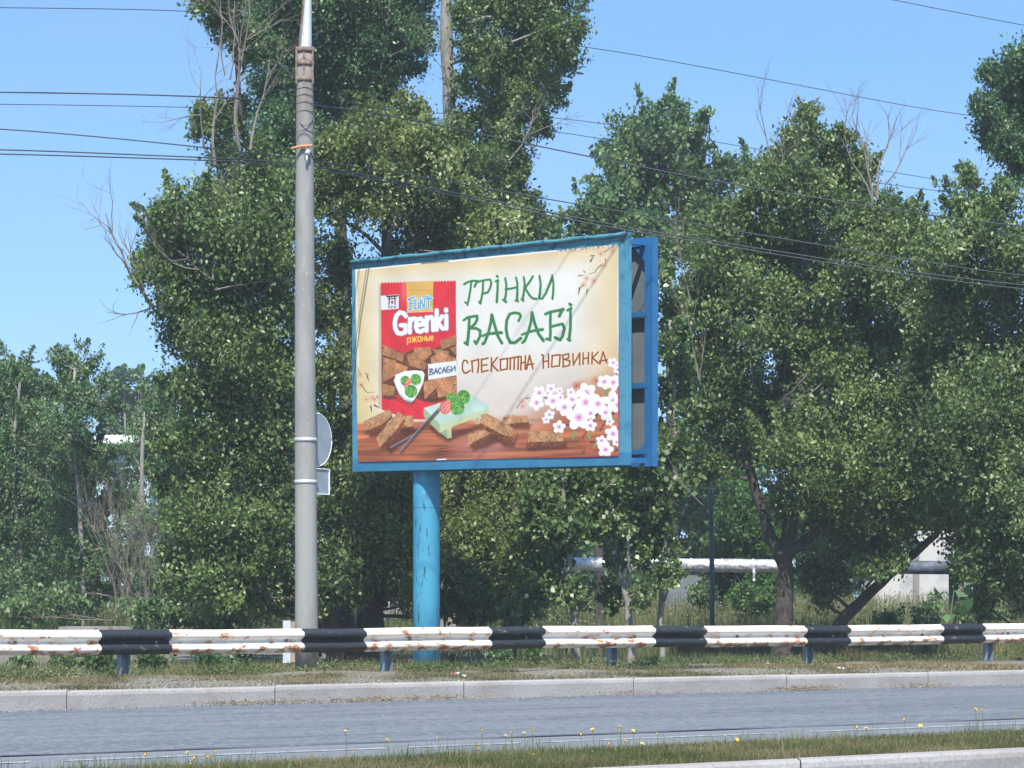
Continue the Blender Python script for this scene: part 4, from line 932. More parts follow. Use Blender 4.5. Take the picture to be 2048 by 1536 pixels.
tree('poplar_tree', 'thick trunked poplar behind the billboard, with pale leaves just right of the concrete pole', 'tree', 50.5,
     [(742,1326,32),(740,1200,26),(745,1100,22),(750,980,18),(760,800,17),(770,600,13),(775,420,8)],
     [(700,300,60),(660,300,40),(775,255,60),(825,225,35),(855,305,65),(740,385,85),(655,395,55),(840,415,85),(930,425,75),(985,480,65),(660,520,60,0.4),(650,620,50),(672,750,55),(680,880,60),
      (800,540,80,1.0,.6),(900,540,80,1.5,.6),(820,700,110,3.0,.3),(1000,600,100,3.0,.35),(1150,600,90,3.0,.35),(980,800,90,4.0,.3),(720,640,60,.8,.5),
      (700,980,75,-1.2),(785,1010,85,-.8),(760,1100,70,-.8),(680,1085,50,-1),(900,1010,85,1.9),(960,1080,85,1.4),(900,1150,65,1.4),(1005,985,75,1.7),(985,1180,55,1.0),(940,1210,45,1.0),(900,950,60,2.4),(980,920,60,2.4),(1060,920,60,2.2),(820,1110,50,-1.2),(640,1180,40,-1),(1050,1010,60,1.4),(1050,1100,50,1.2),(1010,1150,50,1.4),(880,1080,45,1.2),(930,960,50,1.8),(1100,950,50,1.6),(1130,1040,50,1.6),(810,1180,32),(770,1190,24),(700,1180,36,-.9),(690,1120,50,-.9),(790,1120,40,-.8),(640,1090,50,-.6),(820,1200,30,-.8),(920,1080,60),(1000,1110,55)],
     'poplar_warm', group=TG, stems=[[(745,1180,15),(800,1080,16),(850,960,12),(900,800,9),(920,600,6)],[(742,1200,14),(700,1080,15),(670,960,11),(660,760,8)]],
     deads=[(775,330,0,-1,.9,.012,2,.3,-.2),(800,330,0,-1,.9,.012,2,.3,-.2),(840,500,1,.05,1.3,.014,2),(700,350,-.3,-.9,.8,.012,2)], pale=.05)
SG = 'young poplar saplings just behind the guardrail'
tree('sapling_tree', 'leaning pale stemmed sapling between the billboard post and the third rail post', 'tree', 49.6,
     [(1158,1333,7),(1148,1240,6.5),(1138,1120,5.5),(1128,1000,4.5),(1122,900,3.5)],
     [(1110,975,55),(1130,1055,55),(1085,1110,50),(1062,1190,45),(1120,1180,28),(1150,960,40),(1060,1050,45),(1180,1010,40),(1100,1040,40),(1075,980,45),(1160,1190,30)], 'sapling', bark='bark_pale', dens=1.8, L=.085, W=.07, group=SG, pale=.02, zspread=.5)
tree('sapling_tree', 'forked pale stemmed sapling behind the third rail post, below the right part of the billboard', 'tree', 49.8,
     [(1262,1330,9),(1260,1250,8),(1256,1215,8),(1258,1150,5),(1250,1000,4),(1246,900,3)],
     [(1240,965,55),(1262,1040,50),(1290,1112,24),(1232,1115,30),(1222,1190,30),(1292,1190,30),(1262,900,45),(1200,1020,42),(1290,1010,40),(1230,1050,36),(1210,960,40),(1290,950,40)], 'sapling', bark='bark_pale', dens=1.8, L=.085, W=.07, group=SG,
     stems=[[(1256,1215,6),(1240,1140,4.5),(1225,1060,3)]], pale=.02, zspread=.5)
tree('sapling_tree', 'straight thin sapling at the right edge of the billboard with bare grey upper stems', 'tree', 50.2,
     [(1326,1330,6),(1322,1240,6),(1326,1120,5.5),(1345,980,5),(1350,800,4),(1340,640,3)],
     [(1318,1000,45),(1340,1080,38),(1330,905,50),(1350,800,42),(1338,700,38),(1350,620,38),(1318,1160,30),(1380,900,34),(1320,560,30),(1370,830,34),(1375,960,34),(1360,740,34),(1370,650,30),(1300,1090,30),(1350,1150,26)], 'sapling', bark='bark_pale', dens=1.8, L=.085, W=.07, group=SG, pale=.015, zspread=.5,
     deads=[(1398,760,-.2,1,1.3,.016,2,.25,.3),(1380,600,-.25,1,1.2,.016,2,.25,.3),(1400,770,.1,1,.9,.012,1,.25,.3),(1405,1010,-.5,.6,.9,.012,3)])
tree('poplar_tree', 'airy round topped tree in the sky gap right of the billboard, farther back', 'tree', 72,
     [(1350,1275,14),(1345,1000,11),(1340,700,9),(1335,520,8),(1320,380,5)],
     [(1310,255,50),(1250,285,45),(1365,245,38),(1340,320,72),(1245,345,45),(1290,400,72),(1380,385,72),(1440,335,36),(1478,345,32),(1420,425,62),(1350,475,55),(1400,510,50),(1215,320,22),(1350,215,20),(1410,230,18),(1390,280,30),(1200,300,16)],
     'elm', dens=2.2, L=.11, W=.075, clump=.4, group='trees farther back', shoots=.25, deads=[(1350,560,-.1,1,1.2,.03,2),(1385,570,.25,1,1.2,.03,2)])
tree('poplar_tree', 'low bright leafed tree peeking over the top edge of the billboard', 'tree', 66,
     [(1200,1280,12),(1195,900,9),(1195,600,8),(1195,480,6)],
     [(1180,408,40),(1145,440,34),(1225,430,50),(1270,452,40),(1100,462,28),(1200,470,40),(1070,470,30)], 'elm', dens=2.0, L=.11, W=.085, clump=.35, group='trees farther back', pale=.03)
tree('poplar_tree', 'largest poplar on the right with a forked dark trunk and a leaning second stem', 'tree', 53.5,
     [(1566,1322,21),(1566,1240,18),(1570,1160,17),(1572,1090,14),(1590,980,14),(1600,820,12),(1605,600,10),(1612,400,6),(1618,240,3)],
     [(1620,228,26),(1608,280,48),(1560,330,45),(1660,310,42),(1715,335,42),(1525,375,50),(1600,395,80),(1690,400,75),(1475,415,48),(1440,500,72),(1540,500,95),(1650,520,95),(1750,440,62),(1818,452,45),(1760,540,95),
      (1405,600,72),(1500,620,105),(1620,650,115),(1740,660,105),(1395,715,50),(1455,760,85),(1560,800,105),(1680,800,105),(1790,790,105),(1480,875,72),(1425,830,42),(1600,920,95),(1720,940,105),(1825,930,95),
      (1412,930,40),(1650,1020,70),(1780,1030,70),(1850,1020,45),(1630,1130,42,.9),(1695,1095,50),(1640,1195,34,.9),(1675,1160,30,.9),(1600,1010,40),(1740,1080,40),(1795,1120,30,-.3),(1740,1140,32),(1840,470,45),(1868,540,50),(1862,620,55),(1848,700,50),(1690,270,22),(1560,1010,28),(1380,640,34)],
     'poplar', group=TG, dens=2.3, pale=.025,
     stems=[[(1570,1130,15),(1535,1060,11),(1505,960,9),(1470,860,7),(1440,760,5)],[(1574,1110,12),(1625,1070,10),(1665,1030,8),(1720,940,6)],[(1640,1300,13,.8),(1690,1235,12,.8),(1745,1180,11,.8),(1810,1120,9,.8),(1872,1070,7,.8),(1900,980,5,.6)]],
     deads=[(1745,420,-.1,1,1.7,.03,3,.35),(1755,400,.15,1,1.5,.03,3,.35),(1770,370,.75,.8,1.3,.022,2),(1745,400,-.35,1,1.3,.02,3),(1545,330,-.1,1,1.2,.018,2,.25),(1558,300,.1,1,.9,.014,2,.25),(1690,260,.2,1,.7,.012,2),
            (1615,745,-.3,-.5,.55,.02,3,.5,-.1),(1640,770,-.5,-.4,.6,.014,3,.5,-.1),(1610,430,-.1,1,1.2,.02,3),(1600,420,.1,1,1.3,.02,3),(1560,400,0,1,1,.014,2)])
tree('poplar_tree', 'dense poplar at the right edge whose branches hang low over the dark support post', 'tree', 51,
     [(2075,1320,24),(2070,1150,20),(2050,900,15),(2020,700,12),(1990,520,8),(1970,420,4)],
     [(1940,355,24),(1930,425,50),(1992,430,60),(1885,500,52),(1960,540,95),(2050,480,72),(1900,635,85),(2010,680,105),(1880,760,72),(1980,820,105),(2060,900,95),(1895,900,85),(1990,980,95),(2050,1080,80),(1935,1060,62),(1985,1140,52),(2045,1190,48),(2100,700,90),(2110,1000,90),(1930,340,14),(2100,520,60),(1935,1130,36),(1960,1200,34),(1870,1010,40)],
     'poplar', group=TG, dens=2.3, pale=.03)
tree('poplar_tree', 'tall poplar leaning in at the top right corner of the view', 'tree', 57,
     [(2170,1305,24),(2165,900,18),(2150,600,14),(2140,300,9),(2130,50,4)],
     [(2045,145,50),(1995,155,38),(2045,230,62),(1990,250,42),(2045,310,52),(2110,110,60),(2115,200,85),(2010,290,34),(2100,300,70),(1965,215,24),(2040,345,22),(2130,400,60)],
     'poplar_dark', group=TG, dens=2.6, pale=.03)
EG = 'elm like trees on the left'
tree('elm_tree', 'fine leafed elm at the far left edge of the view with thin pale stems', 'tree', 62,
     [(48,1262,6),(40,1120,5),(25,980,4),(30,860,3.5),(40,760,2.5)],
     [(30,745,36),(20,800,50),(70,850,60),(25,925,70),(85,975,62),(30,1060,72),(90,1100,62),(40,1170,55),(-30,860,70),(-20,1080,60),(10,1220,40),(110,1200,36)],
     'elm', dens=1.7, L=.07, W=.038, clump=.42, group=EG, bark='bark_pale', shoots=.6)
tree('elm_tree', 'pointed elm with feathery shoots standing second from the left edge', 'tree', 60,
     [(168,1262,6),(165,1120,5),(158,980,4.5),(140,860,4),(150,740,2.5)],
     [(122,722,24),(165,728,32),(150,785,50),(188,800,40),(140,865,62),(195,900,48),(150,960,70),(218,985,40),(160,1055,72),(215,1095,50),(150,1150,62),(212,1175,40),(110,800,28),(260,1140,30),(100,880,30),(180,1215,40)],
     'elm', dens=1.7, L=.07, W=.038, clump=.42, group=EG, bark='bark_pale', shoots=.7)
tree('elm_tree', 'low elm filling the gap between the feathery elm and the broad poplar', 'tree', 70,
     [(285,1262,6),(282,1100,5),(285,900,4),(290,820,3)],
     [(290,850,42),(320,800,34),(262,905,28,0,.5),(300,940,48),(250,1010,48),(300,1060,52),(250,1110,45),(310,1160,48),(260,1200,40),(340,760,26)],
     'elm', dens=1.9, L=.08, W=.05, clump=.36, group=EG, bark='bark_pale', shoots=.2)
for (x, y, w, lab) in ((222,735,17,'leftmost of the slim poplars far behind the elms'),(250,728,19,'broadest of the slim poplars far behind the elms, second from the left'),(283,727,18,'slim far poplar just left of the broad poplar crown, third from the left'),(322,745,18,'rightmost slim far poplar, its top touching the broad poplar crown')):
    tree('slim_poplar', lab, 'tree', 120, [(x,1235,4),(x,1000,3.5),(x,y+20,2)], [(x+R.uniform(-4,4), y+w*.8+k*w*1.3, w*(.62 if k == 0 else .95)) for k in range(0, 11)],
         'elm', dens=2.6, L=.17, W=.12, clump=.5, group='slim poplars far away', twig=0, bark='bark_pale', shoots=.6)
for k, (x, y, r, d) in enumerate(((1468,1000,38,66),(1505,1062,42,66),(1440,1090,36,67),(1530,1120,36,66))):
    tree('leafy_shrub', ['fresh green shrub seen highest behind the forked poplar trunk', 'fresh green shrub left of the forked trunk and above the silver pipe', 'fresh green shrub just right of the green post above the pipe', 'fresh green shrub touching the forked trunk at pipe height'][k], 'shrub', d,
         [(x,1262,4),(x+4,1150,3),(x,y,2)], [(x,y,r),(x-18,y+46,r*.8),(x+20,y+50,r*.8),(x,y+95,r*.85),(x+10,y-40,r*.7)], 'bright', dens=1.8, L=.11, W=.05, clump=.3, group='fresh green shrubs behind the pipe', twig=0)
# trees closing the view low down, well behind the pipe
BGX = [(-420,800,110),(-220,780,100),(2260,760,110),(2440,800,110),(-20,760,90),(110,900,80),(400,880,90),(560,820,95),(700,860,80),(830,900,80),(960,940,80),(1080,900,90),(1200,920,85),(1330,880,80),(1450,900,70),(1620,820,95),(1790,830,95),(1950,800,95),(2080,860,90)]
labs = ['outside the left edge of the view, outermost', 'just outside the left edge of the view', 'just outside the right edge of the view', 'outside the right edge of the view, outermost', 'behind the elm at the far left edge', 'between the two left elms, low down', 'behind the lower left part of the broad poplar', 'behind the concrete pole, left side', 'behind the thick trunked poplar', 'behind the billboard post', 'under the left half of the billboard, far back',
        'under the middle of the billboard, far back', 'behind the forked sapling', 'behind the right edge of the billboard', 'behind the fresh green shrubs', 'behind the forked poplar trunk', 'behind the leaning stem of the largest poplar', 'behind the dark support post', 'at the right edge behind the low hanging branches']
for (x, y, r), lb in zip(BGX, labs):
    bl_ = []
    yy = y
    while yy < 1215:
        low = 1.3
        bl_ += [(x-r*.45+R.uniform(-12,12), yy+R.uniform(-10,10), r*.62, None or R.uniform(-1.5,1.5), low), (x+r*.5+R.uniform(-12,12), yy+20, r*.62, R.uniform(-1.5,1.5), low)]; yy += r*.85
    tree('background_tree', 'dark leafy tree far '+lb if 'far' not in lb else 'dark leafy tree '+lb, 'tree', 84 + R.uniform(-3,3), [(x,1255,8),(x+5,1100,7),(x,y,4)], bl_, 'poplar_dark', dens=2.0, L=.16, W=.12, clump=.5, group='background trees behind the pipeline', twig=0)
# dead brush left of the broad poplar
br_ = empty('dead_brush', P(265,1262,54), 'tangle of grey leafless twigs at the foot of the broad poplar', 'dead brush'); b = MB()
for k in range(17):
    x = R.uniform(225, 315); dead(b, P(x, R.uniform(1180, 1262), 54+R.uniform(-.6,.6)), Vector((R.uniform(-.35,.35), 0, 1)), R.uniform(1.0,2.1), .012, 3 if k % 3 == 0 else 2, .35, .3, 4)
for k in range(9): dead(b, P(R.uniform(200,330), R.uniform(1225,1255), 53+R.uniform(-.6,.6)), Vector((R.uniform(-1,1), 0, R.uniform(.05,.4))), R.uniform(.6,1.4), .01, 2, .4, 0, 4)
b.build('twigs', M['dead'], br_)
br_ = empty('dead_bush', P(1715,1318,48), 'small pile of dry bleached twigs under the rail right of the fourth rail post', 'dry bush'); b = MB()
for k in range(26): dead(b, P(1715+R.uniform(-14,14), 1320, 48), Vector((R.uniform(-.8,.8), R.uniform(-.5,.5), .7)), R.uniform(.18,.34), .005, 1, .6, -.3, 4)
b.build('twigs', M['straw'], br_)
br_ = empty('dead_bush', P(540,1262,50), 'dry brown weeds standing against the foliage left of the concrete pole', 'dry bush'); b = MB()
for k in range(50): dead(b, P(540+R.uniform(-55,45), 1290, 50+R.uniform(-.5,.5)), Vector((R.uniform(-.3,.3), 0, 1)), R.uniform(.3,.75), .006, 1, .3, .1, 4)
b.build('twigs', M['dead_brown'], br_)

# understorey bushes
def bush(x, y, r, d, mtl, label, name='bush', L=.08, W=.05, n=4, dens=1.7, group='bushes along the verge'):
    bl_ = [(x+R.uniform(-.6,.6)*r*1.3, y+R.uniform(-.3,.4)*r, r*R.uniform(.5,.75)) for _ in range(n)]+[(x, y, r*.8)]
    tree(name, label, 'bush', d, [(x, y+r+18, 2.5),(x,y,2)], bl_, mtl, dens=dens, L=L, W=W, clump=.2, group=group, twig=1, zspread=.4)
for (x, y, r, d, mt, lb) in ((285,1222,34,50,'elm','bluish green bush just above the rail below the dead brush'),(60,1222,46,57,'elm','dark bush above the rail at the left edge, under the elm'),(135,1205,40,58,'elm','mid green bush left of the dirt patch'),
        (430,1235,40,52,'poplar','low leafy bush above the rail below the broad poplar'),(500,1225,36,52,'poplar','small leafy bush left of the dry brown weeds'),(350,1225,34,52,'elm','bush between the dead brush and the broad poplar foliage'),
        (200,1325,26,43.5,'bright','yellowish green weed clump under the rail at left, beside the first rail post'),(130,1318,26,44,'elm','green weed clump under the rail near the left edge'),(300,1322,26,43.5,'bright','bright leafy weed right of the first rail post'),(50,1322,20,44,'elm','leftmost weed clump under the rail'),
        (960,1180,44,50,'poplar','round leafy bush right of the billboard post'),(1030,1230,36,49.5,'poplar','small dark bush above the rail right of the billboard post'),(890,1215,30,51,'elm','feathery bush touching the right side of the billboard post'),
        (1005,1305,16,45.5,'elm','pale green weed under the rail right of the billboard post'),(1070,1300,15,45.5,'bright','bright green weed under the rail, left of the leaning sapling'),(1500,1200,40,62,'bright','tall green weeds under the silver pipe left of the forked trunk'),(1400,1190,26,63,'elm','weed bush under the pipe beside the green post'),
        (1850,1235,34,58,'elm','green bush in front of the white wall, left of the dark support post'),(1780,1250,26,58,'elm','small bush in front of the white wall right of the leaning stem'),(1960,1225,36,58,'elm','bush right of the dark support post'),(470,1318,22,45,'poplar_dark','dark weeds in the shade under the rail left of the marker post'),(420,1315,20,45,'poplar_dark','shaded leafy weed under the rail below the low leafy bush'),(640,1235,24,50,'poplar_dark','small dark bush right of the concrete pole foot')):
    bush(x, y, r, d, mt, lb)
b = MB(); wd = empty('broadleaf_weed', P(1905,1290,49), 'tall weed with large dark leaves in front of the dark support post', 'weed', None)
cen = []
for k in range(30):
    cen.append(list(P(1905+R.uniform(-38,38), R.uniform(1175,1285), 49+R.uniform(-.3,.3))))
quads_mesh('leaves', leaves(np.array(cen), .22, .14), rng.random(30)*.4+.3, M['poplar_dark'], wd)
b.tube([P(1905,1300,49), P(1900,1240,49), P(1908,1180,49)], .008, 5); b.tube([P(1903,1260,49), P(1880,1220,49)], .006, 5); b.build('stalk', M['stem'], wd)

# ------------------------------------------------------------------ things behind the trees
pi = empty('pipeline', P(1500,1130,64), 'silver wrapped heating pipe running level behind the trees above the grass', 'pipe')
b = MB(); rp = m2(13.5, 64); pts = [P(x, 1128+(x-1150)*.010, 64) for x in range(600, 1620, 30)]
b.tube(pts, [rp*R.uniform(.95,1.05) for _ in pts], 20); b.build('wrapped_pipe', M['silver'], pi, smooth=True)
b = MB(); pts = [P(x, 1128+(x-1150)*.010, 64) for x in range(1600, 2400, 40)]; b.tube(pts, [rp]*len(pts), 20); b.build('tarred_pipe', M['pipe_dark'], pi, smooth=True)
b = MB()
for x in range(700, 1600, 62): b.tube([P(x-2,1128+(x-1150)*.010,64), P(x+2,1128+(x-1150)*.010,64)], rp*1.06, 20)
b.build('wire_band', M['galv'], pi, smooth=True)
b = MB(); b.box(P(1508,1148,63.75), (.05,.01,.28)); b.build('loose_wrap', M['silver'], pi)
for x, lb in ((1907,'black upright post carrying the pipe right of the leaning stem'),(1040,'dark post carrying the pipe behind the bush, hidden by leaves')):
    sp_ = empty('pipe_support', P(x,1285,63.9), lb, 'support post'); a, c2 = P(x,1290,63.9), P(x,1145,63.9)
    b = MB(); b.box((a+c2)/2, (.175,.175,(a-c2).length)); b.build('column', M['dark_post'], sp_)
    b = MB(); b.box(P(x,1145,63.9), (.42,.3,.07)); b.build('saddle', M['dark_post'], sp_)
gp = empty('green_post', P(1424,1305,57), 'slim dark green metal post standing in the grass before the silver pipe', 'post')
b = MB(); b.tube([P(1424,1318,57), P(1424,1150,57), P(1422,1000,57), P(1420,930,57)], m2(5,57), 10); b.build('tube', M['green_post'], gp, smooth=True)
b = MB(); b.tube([P(1420,932,57), P(1420,924,57)], m2(6.5,57), 10); b.build('cap', M['green_post'], gp, smooth=True)
fw = empty('concrete_wall', P(1850,1262,72), 'stained whitewashed concrete wall behind the dark support post', 'wall')
b = MB(); 
for x0, x1, top_ in ((1735,1832,1130),(1833,1925,1062)):
    a, c2 = P(x0,1275,72), P(x1,top_,72); b.box((a+c2)/2, ((c2.x-a.x)-.01, .16, c2.z-a.z))
b.build('panel', M['wall_white'], fw)
b = MB()
for x in (1735,1832,1925): a, c2 = P(x,1275,71.9), P(x,1105 if x > 1800 else 1135,71.9); b.box((a+c2)/2, (.14,.14,c2.z-a.z))
b.build('pier', M['slab'], fw)
fw2 = empty('concrete_wall', P(760,1262,70), 'whitewashed wall seen in slits between the trunk and the billboard post', 'wall')
b = MB()
for x0, x1, top_ in ((640,712,1090),(713,790,1066),(791,842,1066)):
    a, c2 = P(x0,1272,70), P(x1,top_,70); b.box((a+c2)/2, ((c2.x-a.x)-.02, .16, c2.z-a.z))
b.build('panel', M['wall_white'], fw2)
b = MB(); a, c2 = P(636,1062,69.95), P(846,1058,69.95); b.box((a+c2)/2, (c2.x-a.x, .24, .05)); b.build('coping', M['roof_white'], fw2)
fw3 = empty('low_wall', P(1370,1262,70), 'low grey wall under the silver pipe beside the sapling', 'wall')
b = MB(); a, c2 = P(1325,1272,70), P(1440,1142,70); b.box((a+c2)/2, (c2.x-a.x, .16, c2.z-a.z)); b.build('panel', M['sheet'], fw3)
b = MB(); a, c2 = P(1322,1141,69.96), P(1443,1139,69.96); b.box((a+c2)/2, (c2.x-a.x, .22, .04)); b.build('coping', M['slab'], fw3)
sh = empty('shed', P(215,1240,104), 'pale blue shed with white sheet roof glimpsed between the left elms', 'shed')
def bx(name, x0, y0, x1, y1, d, dep, m_):
    b = MB(); a, c2 = P(x0,y1,d), P(x1,y0,d); b.box(((a.x+c2.x)/2, d+dep/2, (a.z+c2.z)/2), (c2.x-a.x, dep, c2.z-a.z)); return b.build(name, m_, sh)
bx('wall', 130, 884, 300, 1262, 104, 5, M['wall_blue'])
b = MB(); n = 34
for i in range(n+1):
    x = P(122,0,104).x+(P(308,0,104).x-P(122,0,104).x)*i/n; zc = P(0,886,103.6).z+.03*(i%2)
    b.v += [(x,103.5,zc),(x,106.6,zc+.42),(x,106.6,zc+.38),(x,103.5,zc-.05)]
for i in range(n):
    for j in range(4): b.face((4*i+j, 4*i+4+j, 4*i+4+(j+1)%4, 4*i+(j+1)%4))
b.build('roof', M['roof_white'], sh)
for x in (160, 225): bx('window', x, 925, x+26, 975, 103.93, .05, M['glass'])
# pale slab lying on the bank at the left
b = MB(); b.box(P(200,1257,55), (1.3,1.2,.07)); b.box(P(165,1260,54.3), (.5,.7,.06)); o = b.build('concrete_slab', M['slab'], None, origin=P(195,1248,55)); tag(o, 'broken pale concrete slabs lying on the bank behind the rail at left', 'slab')

# ------------------------------------------------------------------ grass
def blades(name, pts, hmin, hmax, w, mtl, bias=.0, label=None, lean=.35, keep=0, kind='stuff'):
    n = len(pts); h = hmin+(hmax-hmin)*rng.random((n, 1))**1.6; a = rng.random((n, 1))*2*np.pi; d = np.concatenate([np.cos(a), np.sin(a), np.zeros((n,1))], 1)
    ln = d*h*rng.random((n, 1))*lean; a2 = rng.random((n, 1))*2*np.pi; s = np.concatenate([np.cos(a2), np.sin(a2)*.4, np.zeros((n,1))], 1)*w*(.6+.8*rng.random((n,1)))
    tip = pts+ln+np.array([0,0,1])*h*.97
    V = np.stack([pts-s*.5, pts+s*.5, tip+s*.2, tip-s*.2], 1)
    V2 = np.stack([V[:,0], V[:,1], V[:,2], V[:,3]], 1)
    px_, py_ = pts[:,0], pts[:,1]; t = np.clip(.35+.22*rng.normal(size=n)+bias+.13*np.sin(px_*3.7+py_*2.3)+.11*np.sin(px_*7.9-py_*5.1+2)+.1*np.sin(px_*1.3+py_*.8+1), 0, 1); o = quads_mesh(name, V2, t, mtl); return tag(o, label, None, None, kind)
def field(n, x0, x1, q0, q1, patch=None, road_=True, pw=1.0):
    out = []
    x = rng.uniform(x0, x1, n*3); q = q0+(q1-q0)*rng.random(n*3)**pw
    y = q + K*x if road_ else q
    keep = np.ones(len(x), bool)
    if patch is not None:
        f = np.sin(x*2.1+y*.7)+np.sin(x*.9-y*1.9+1)+np.sin(x*5.3+2)*.6+np.sin(y*4.1+x*3.3)*.6+rng.normal(0, .5, len(x)); keep = f > patch
    x, y = x[keep][:n], y[keep][:n]
    z = np.array([ground_z(a, b_) for a, b_ in zip(x, y)])
    return np.stack([x, y, z-.01], 1)
blades('verge_grass', field(85000, -11, 12, 38.8, 44, .1), .015, .07, .006, M['grass'], .30, 'short dry grass of the verge beside the kerb', lean=.9)
blades('verge_grass', field(13000, -11, 12, 38.12, 39.4, .9), .02, .07, .010, M['grass'], .22, 'sparse tufts creeping over the dusty strip along the kerb', lean=1.2)
blades('verge_weeds', field(9000, -7.5, 8.5, 42.6, 46, .9), .05, .24, .005, M['grass'], .22, 'taller seeding grass under and behind the guardrail', lean=.8)
blades('bank_grass', field(48000, -12, 13, 44, 57, .0), .04, .20, .008, M['tallgrass'], .12, 'grass on the ground beneath the trees', lean=.8)
blades('tall_grass', field(52000, 2.0, 14, 57, 74, -1.5, False), .25, .85, .014, M['tallgrass'], .22, 'tall sunlit grass in the clearing behind the trees on the right')
blades('tall_grass', field(20000, -16, 2.0, 57, 74, -1.5, False), .25, .70, .016, M['tallgrass'], .0, 'tall grass at the foot of the elms on the left')
blades('straw_patch', np.concatenate([np.stack([(c0:=P(x,1325,45)).x+rng.normal(0,w_,900), c0.y+rng.normal(0,.25,900), np.full(900,.20)], 1) for x, w_ in ((1480,.7),(1880,.9),(1620,.5),(380,.7),(1960,.5),(1700,.3))]), .02, .10, .012, M['straw'], .0, 'bleached flattened straw under the rail', lean=2.0)
def mfield(n, q0, q1, patch=None):
    x = rng.uniform(-4.2, 4.8, n*2); q = rng.uniform(q0, q1, n*2); f = np.sin(x*3.1+q*2)+np.sin(x*7.7-q*5)+rng.normal(0, .6, n*2); k = np.ones(n*2, bool) if patch is None else f > patch
    x, q = x[k][:n], q[k][:n]; return np.stack([x, q+K*x, np.full(len(x), .145)], 1)
blades('median_grass', mfield(150000, 18.0, 20.3), .015, .07, .0042, M['grass'], .20, 'short grass covering the median strip in the foreground', lean=.9)
blades('median_weeds', mfield(12000, 18.2, 20.3, .5), .05, .14, .0036, M['tallgrass'], .12, 'sparse taller stalks standing on the median strip', lean=.5)
gc = field(38000, -11, 12, 41.2, 46.5, .35); gc[:,2] += .02+.13*rng.random(len(gc))**2; tag(quads_mesh('ground_cover', leaves(gc, .032, .018, -.2), np.clip(.45+.25*rng.normal(size=len(gc))+.2*np.sin(gc[:,0]*1.9), 0, 1), M['cover']), 'low leafy ground cover under the guardrail', kind='stuff')
gc = field(14000, -8, 11, 57, 72, -1.2, False); gc[:,2] += .25+.6*rng.random(len(gc)); tag(quads_mesh('seed_heads', leaves(gc, .07, .022, -.6), np.clip(.75+.2*rng.normal(size=len(gc)), 0, 1), M['tallgrass']), 'pale seed heads over the tall grass', kind='stuff')
gc = mfield(16000, 18.05, 20.2, .0); gc[:,2] += .01+.05*rng.random(len(gc))**2; tag(quads_mesh('ground_cover', leaves(gc, .014, .007, -.2), np.clip(.4+.25*rng.normal(size=len(gc)), 0, 1), M['cover']), 'tiny leafed weeds mixed into the median grass', kind='stuff')
sp2 = field(16000, -7.5, 8.5, 40.2, 43.2, .75); sp2[:,2] += .012; blades('straw_patch', sp2, .01, .05, .009, M['straw'], -.1, 'bleached dead grass scattered around the feet of the rail posts', lean=2.6)
gp_ = field(5000, -7.5, 8.5, 38.1, 40.5, None, True, 1.5); gp_[:,2] += .018; V_g = leaves(gp_, .022, .02, 0); tag(quads_mesh('gravel', V_g, rng.random(len(gp_)), M['grit']), 'loose grit scattered on the dusty strip behind the kerb', kind='stuff')
gp_ = np.array([list(road(rng.uniform(-9, 10), 37.68-abs(rng.normal(0, .25)), .008)) for _ in range(2200)]); tag(quads_mesh('gravel', leaves(gp_, .014, .012, 0), rng.random(len(gp_)), M['grit']), 'grit and dust collected along the foot of the far kerb', kind='stuff')
# yellow hawkbit flowers, one object each
def flower_thing():
    root = empty('yellow_flower', (0,0,0)); b = MB(); b.tube([Vector((0,0,0)), Vector((.008,0,.5)), Vector((0,.0,1))], [.0026,.0022,.002], 4); st_ = b.build('stem', M['stem'], root)
    b = MB(); n = 12
    for ring_, (r0, dz) in enumerate(((.017,.0),(.011,.004))):
        for k in range(n):
            a = 2*math.pi*(k+ring_*.5)/n; i = len(b.v); c_ = math.cos; s_ = math.sin
            b.v += [(0,0,dz),(r0*.8*c_(a-.2),r0*.8*s_(a-.2),dz+.004),(r0*c_(a),r0*s_(a),dz+.006),(r0*.8*c_(a+.2),r0*.8*s_(a+.2),dz+.004)]; b.face((i,i+1,i+2,i+3))
    b.tube([Vector((0,0,-.012)), Vector((0,0,.001))], [.003,.007], 6)
    bl = b.build('blossom', M['yellow'], root); return root, st_, bl
fr_, fs, fb = flower_thing()
FP = [(290,1508),(375,1505),(388,1517),(392,1508),(414,1511),(420,1512),(428,1502),(382,1528),(620,1514),(708,1502),(774,1480),(963,1459),(1011,1472),(1023,1463),(1048,1466),(1064,1457),(956,1494),(1066,1510),(1185,1459),(1240,1452),(1240,1460),(1266,1462),(1315,1466),(1231,1498),(1284,1488),(1218,1487),(1250,1482),(1450,1472),(1428,1486),(1474,1480),(1528,1478),(1589,1488),(1713,1453),(1732,1457),(1809,1438),(1841,1452),(1951,1419),(1964,1419),(2029,1431),(2036,1456),(1764,1480),(1765,1479),(876,1475),(691,1462),(1161,1468)]
ones = ['first','second','third','fourth','fifth','sixth','seventh','eighth','ninth','tenth','eleventh','twelfth','thirteenth','fourteenth','fifteenth','sixteenth','seventeenth','eighteenth','nineteenth']
def ordinal(n): return ones[n-1] if n < 20 else (['','','twentieth','thirtieth','fortieth'][n//10] if n % 10 == 0 else ['','','twenty ','thirty ','forty '][n//10]+ones[n % 10-1])
rank = sorted(range(len(FP)), key=lambda k: FP[k]); FL_ = {}
for n_, k in enumerate(rank): FL_[k] = ('tall stalked' if FP[k][1] < 1500-(FP[k][0]-300)*.035-12 else 'low') + ' yellow flower on the grassy median strip, ' + ordinal(n_+1) + ' of them from the left'
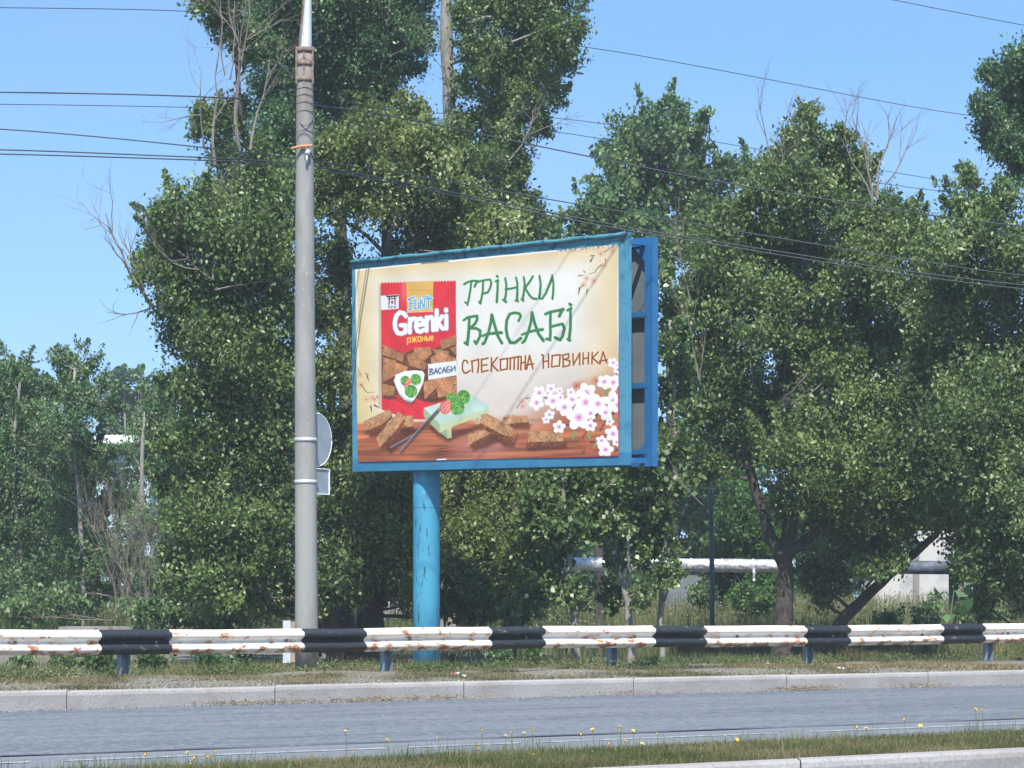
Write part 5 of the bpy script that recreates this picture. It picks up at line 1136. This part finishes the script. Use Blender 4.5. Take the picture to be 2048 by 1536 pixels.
for k, (x, y) in enumerate(FP):
    d = line_depth(x, R.uniform(19.2, 20.1)); tp = P(x, y, d); z0 = .145; hgt = max(.03, tp.z-z0)
    if k == 0: o, s_, b_o = fr_, fs, fb
    else:
        o = fr_.copy(); col.objects.link(o); s_ = fs.copy(); col.objects.link(s_); s_.parent = o; b_o = fb.copy(); col.objects.link(b_o); b_o.parent = o
    o.location = (tp.x, tp.y, z0); s_.scale = (1,1,hgt); b_o.location = (0,0,hgt); q = R.uniform(.6, .88)*d/19; b_o.scale = (q,q,q); b_o.rotation_euler = (R.uniform(.2,.9), R.uniform(-.4,.4), R.uniform(0,6))
    tag(o, FL_[k], 'flower', 'yellow flowers on the median strip')
# litter
def litter(x, y, q0, m_, label, s=.05):
    d = line_depth(x, q0); c_ = P(x, y, d); c_.z = ground_z(c_.x, c_.y)+.02; b = MB()
    for k in range(4):
        a = R.uniform(0, 3); b.box(c_+Vector((R.uniform(-1,1)*s, R.uniform(-1,1)*s, R.uniform(0,.4)*s)), (s*R.uniform(.6,1.3), s*.8, .006), (Vector((math.cos(a), math.sin(a), .3)).normalized(), Vector((-math.sin(a), math.cos(a), .1)).normalized(), Vector((-.2,.1,1)).normalized()), k % 2 if isinstance(m_, list) else 0)
    tag(b.build('litter', m_, None, origin=c_), label, 'litter')
litter(911, 1341, 40.6, [M['paper_white'], M['paper_red']], 'crumpled red and white wrapper on the verge right of the billboard post', .055)
litter(1681, 1338, 40.0, M['paper_white'], 'crumpled white paper on the verge right of the fourth rail post', .045)
litter(925, 1352, 39.4, M['paper_white'], 'tiny scrap of white paper on the dust near the kerb below the red wrapper', .03)
litter(1536, 1330, 41.3, M['paper_white'], 'small white scrap in the straw left of the fourth rail post', .03)
hz = MB(); hz.box((0, 395, 14), (800, 830, 32)); ho = hz.build('haze', bpy.data.materials.new('haze air')); hm = ho.data.materials[0]; hm.use_nodes = True; nt = hm.node_tree; nt.nodes.remove(nt.nodes['Principled BSDF'])
pv = nt.nodes.new('ShaderNodeVolumePrincipled'); pv.inputs['Color'].default_value = (.80,.92,1,1); pv.inputs['Density'].default_value = .00065; pv.inputs['Anisotropy'].default_value = 0; nt.links.new(pv.outputs[0], nt.nodes['Material Output'].inputs['Volume']); tag(ho, 'thin summer haze', kind='stuff')
import sys; sys.stderr.write('LEAVES %d\n' % NLEAF[0])
for o in bpy.data.objects:
    if o.get('label') and len(o['label'].split()) > 16: sys.stderr.write('LONG '+o['label']+'\n')
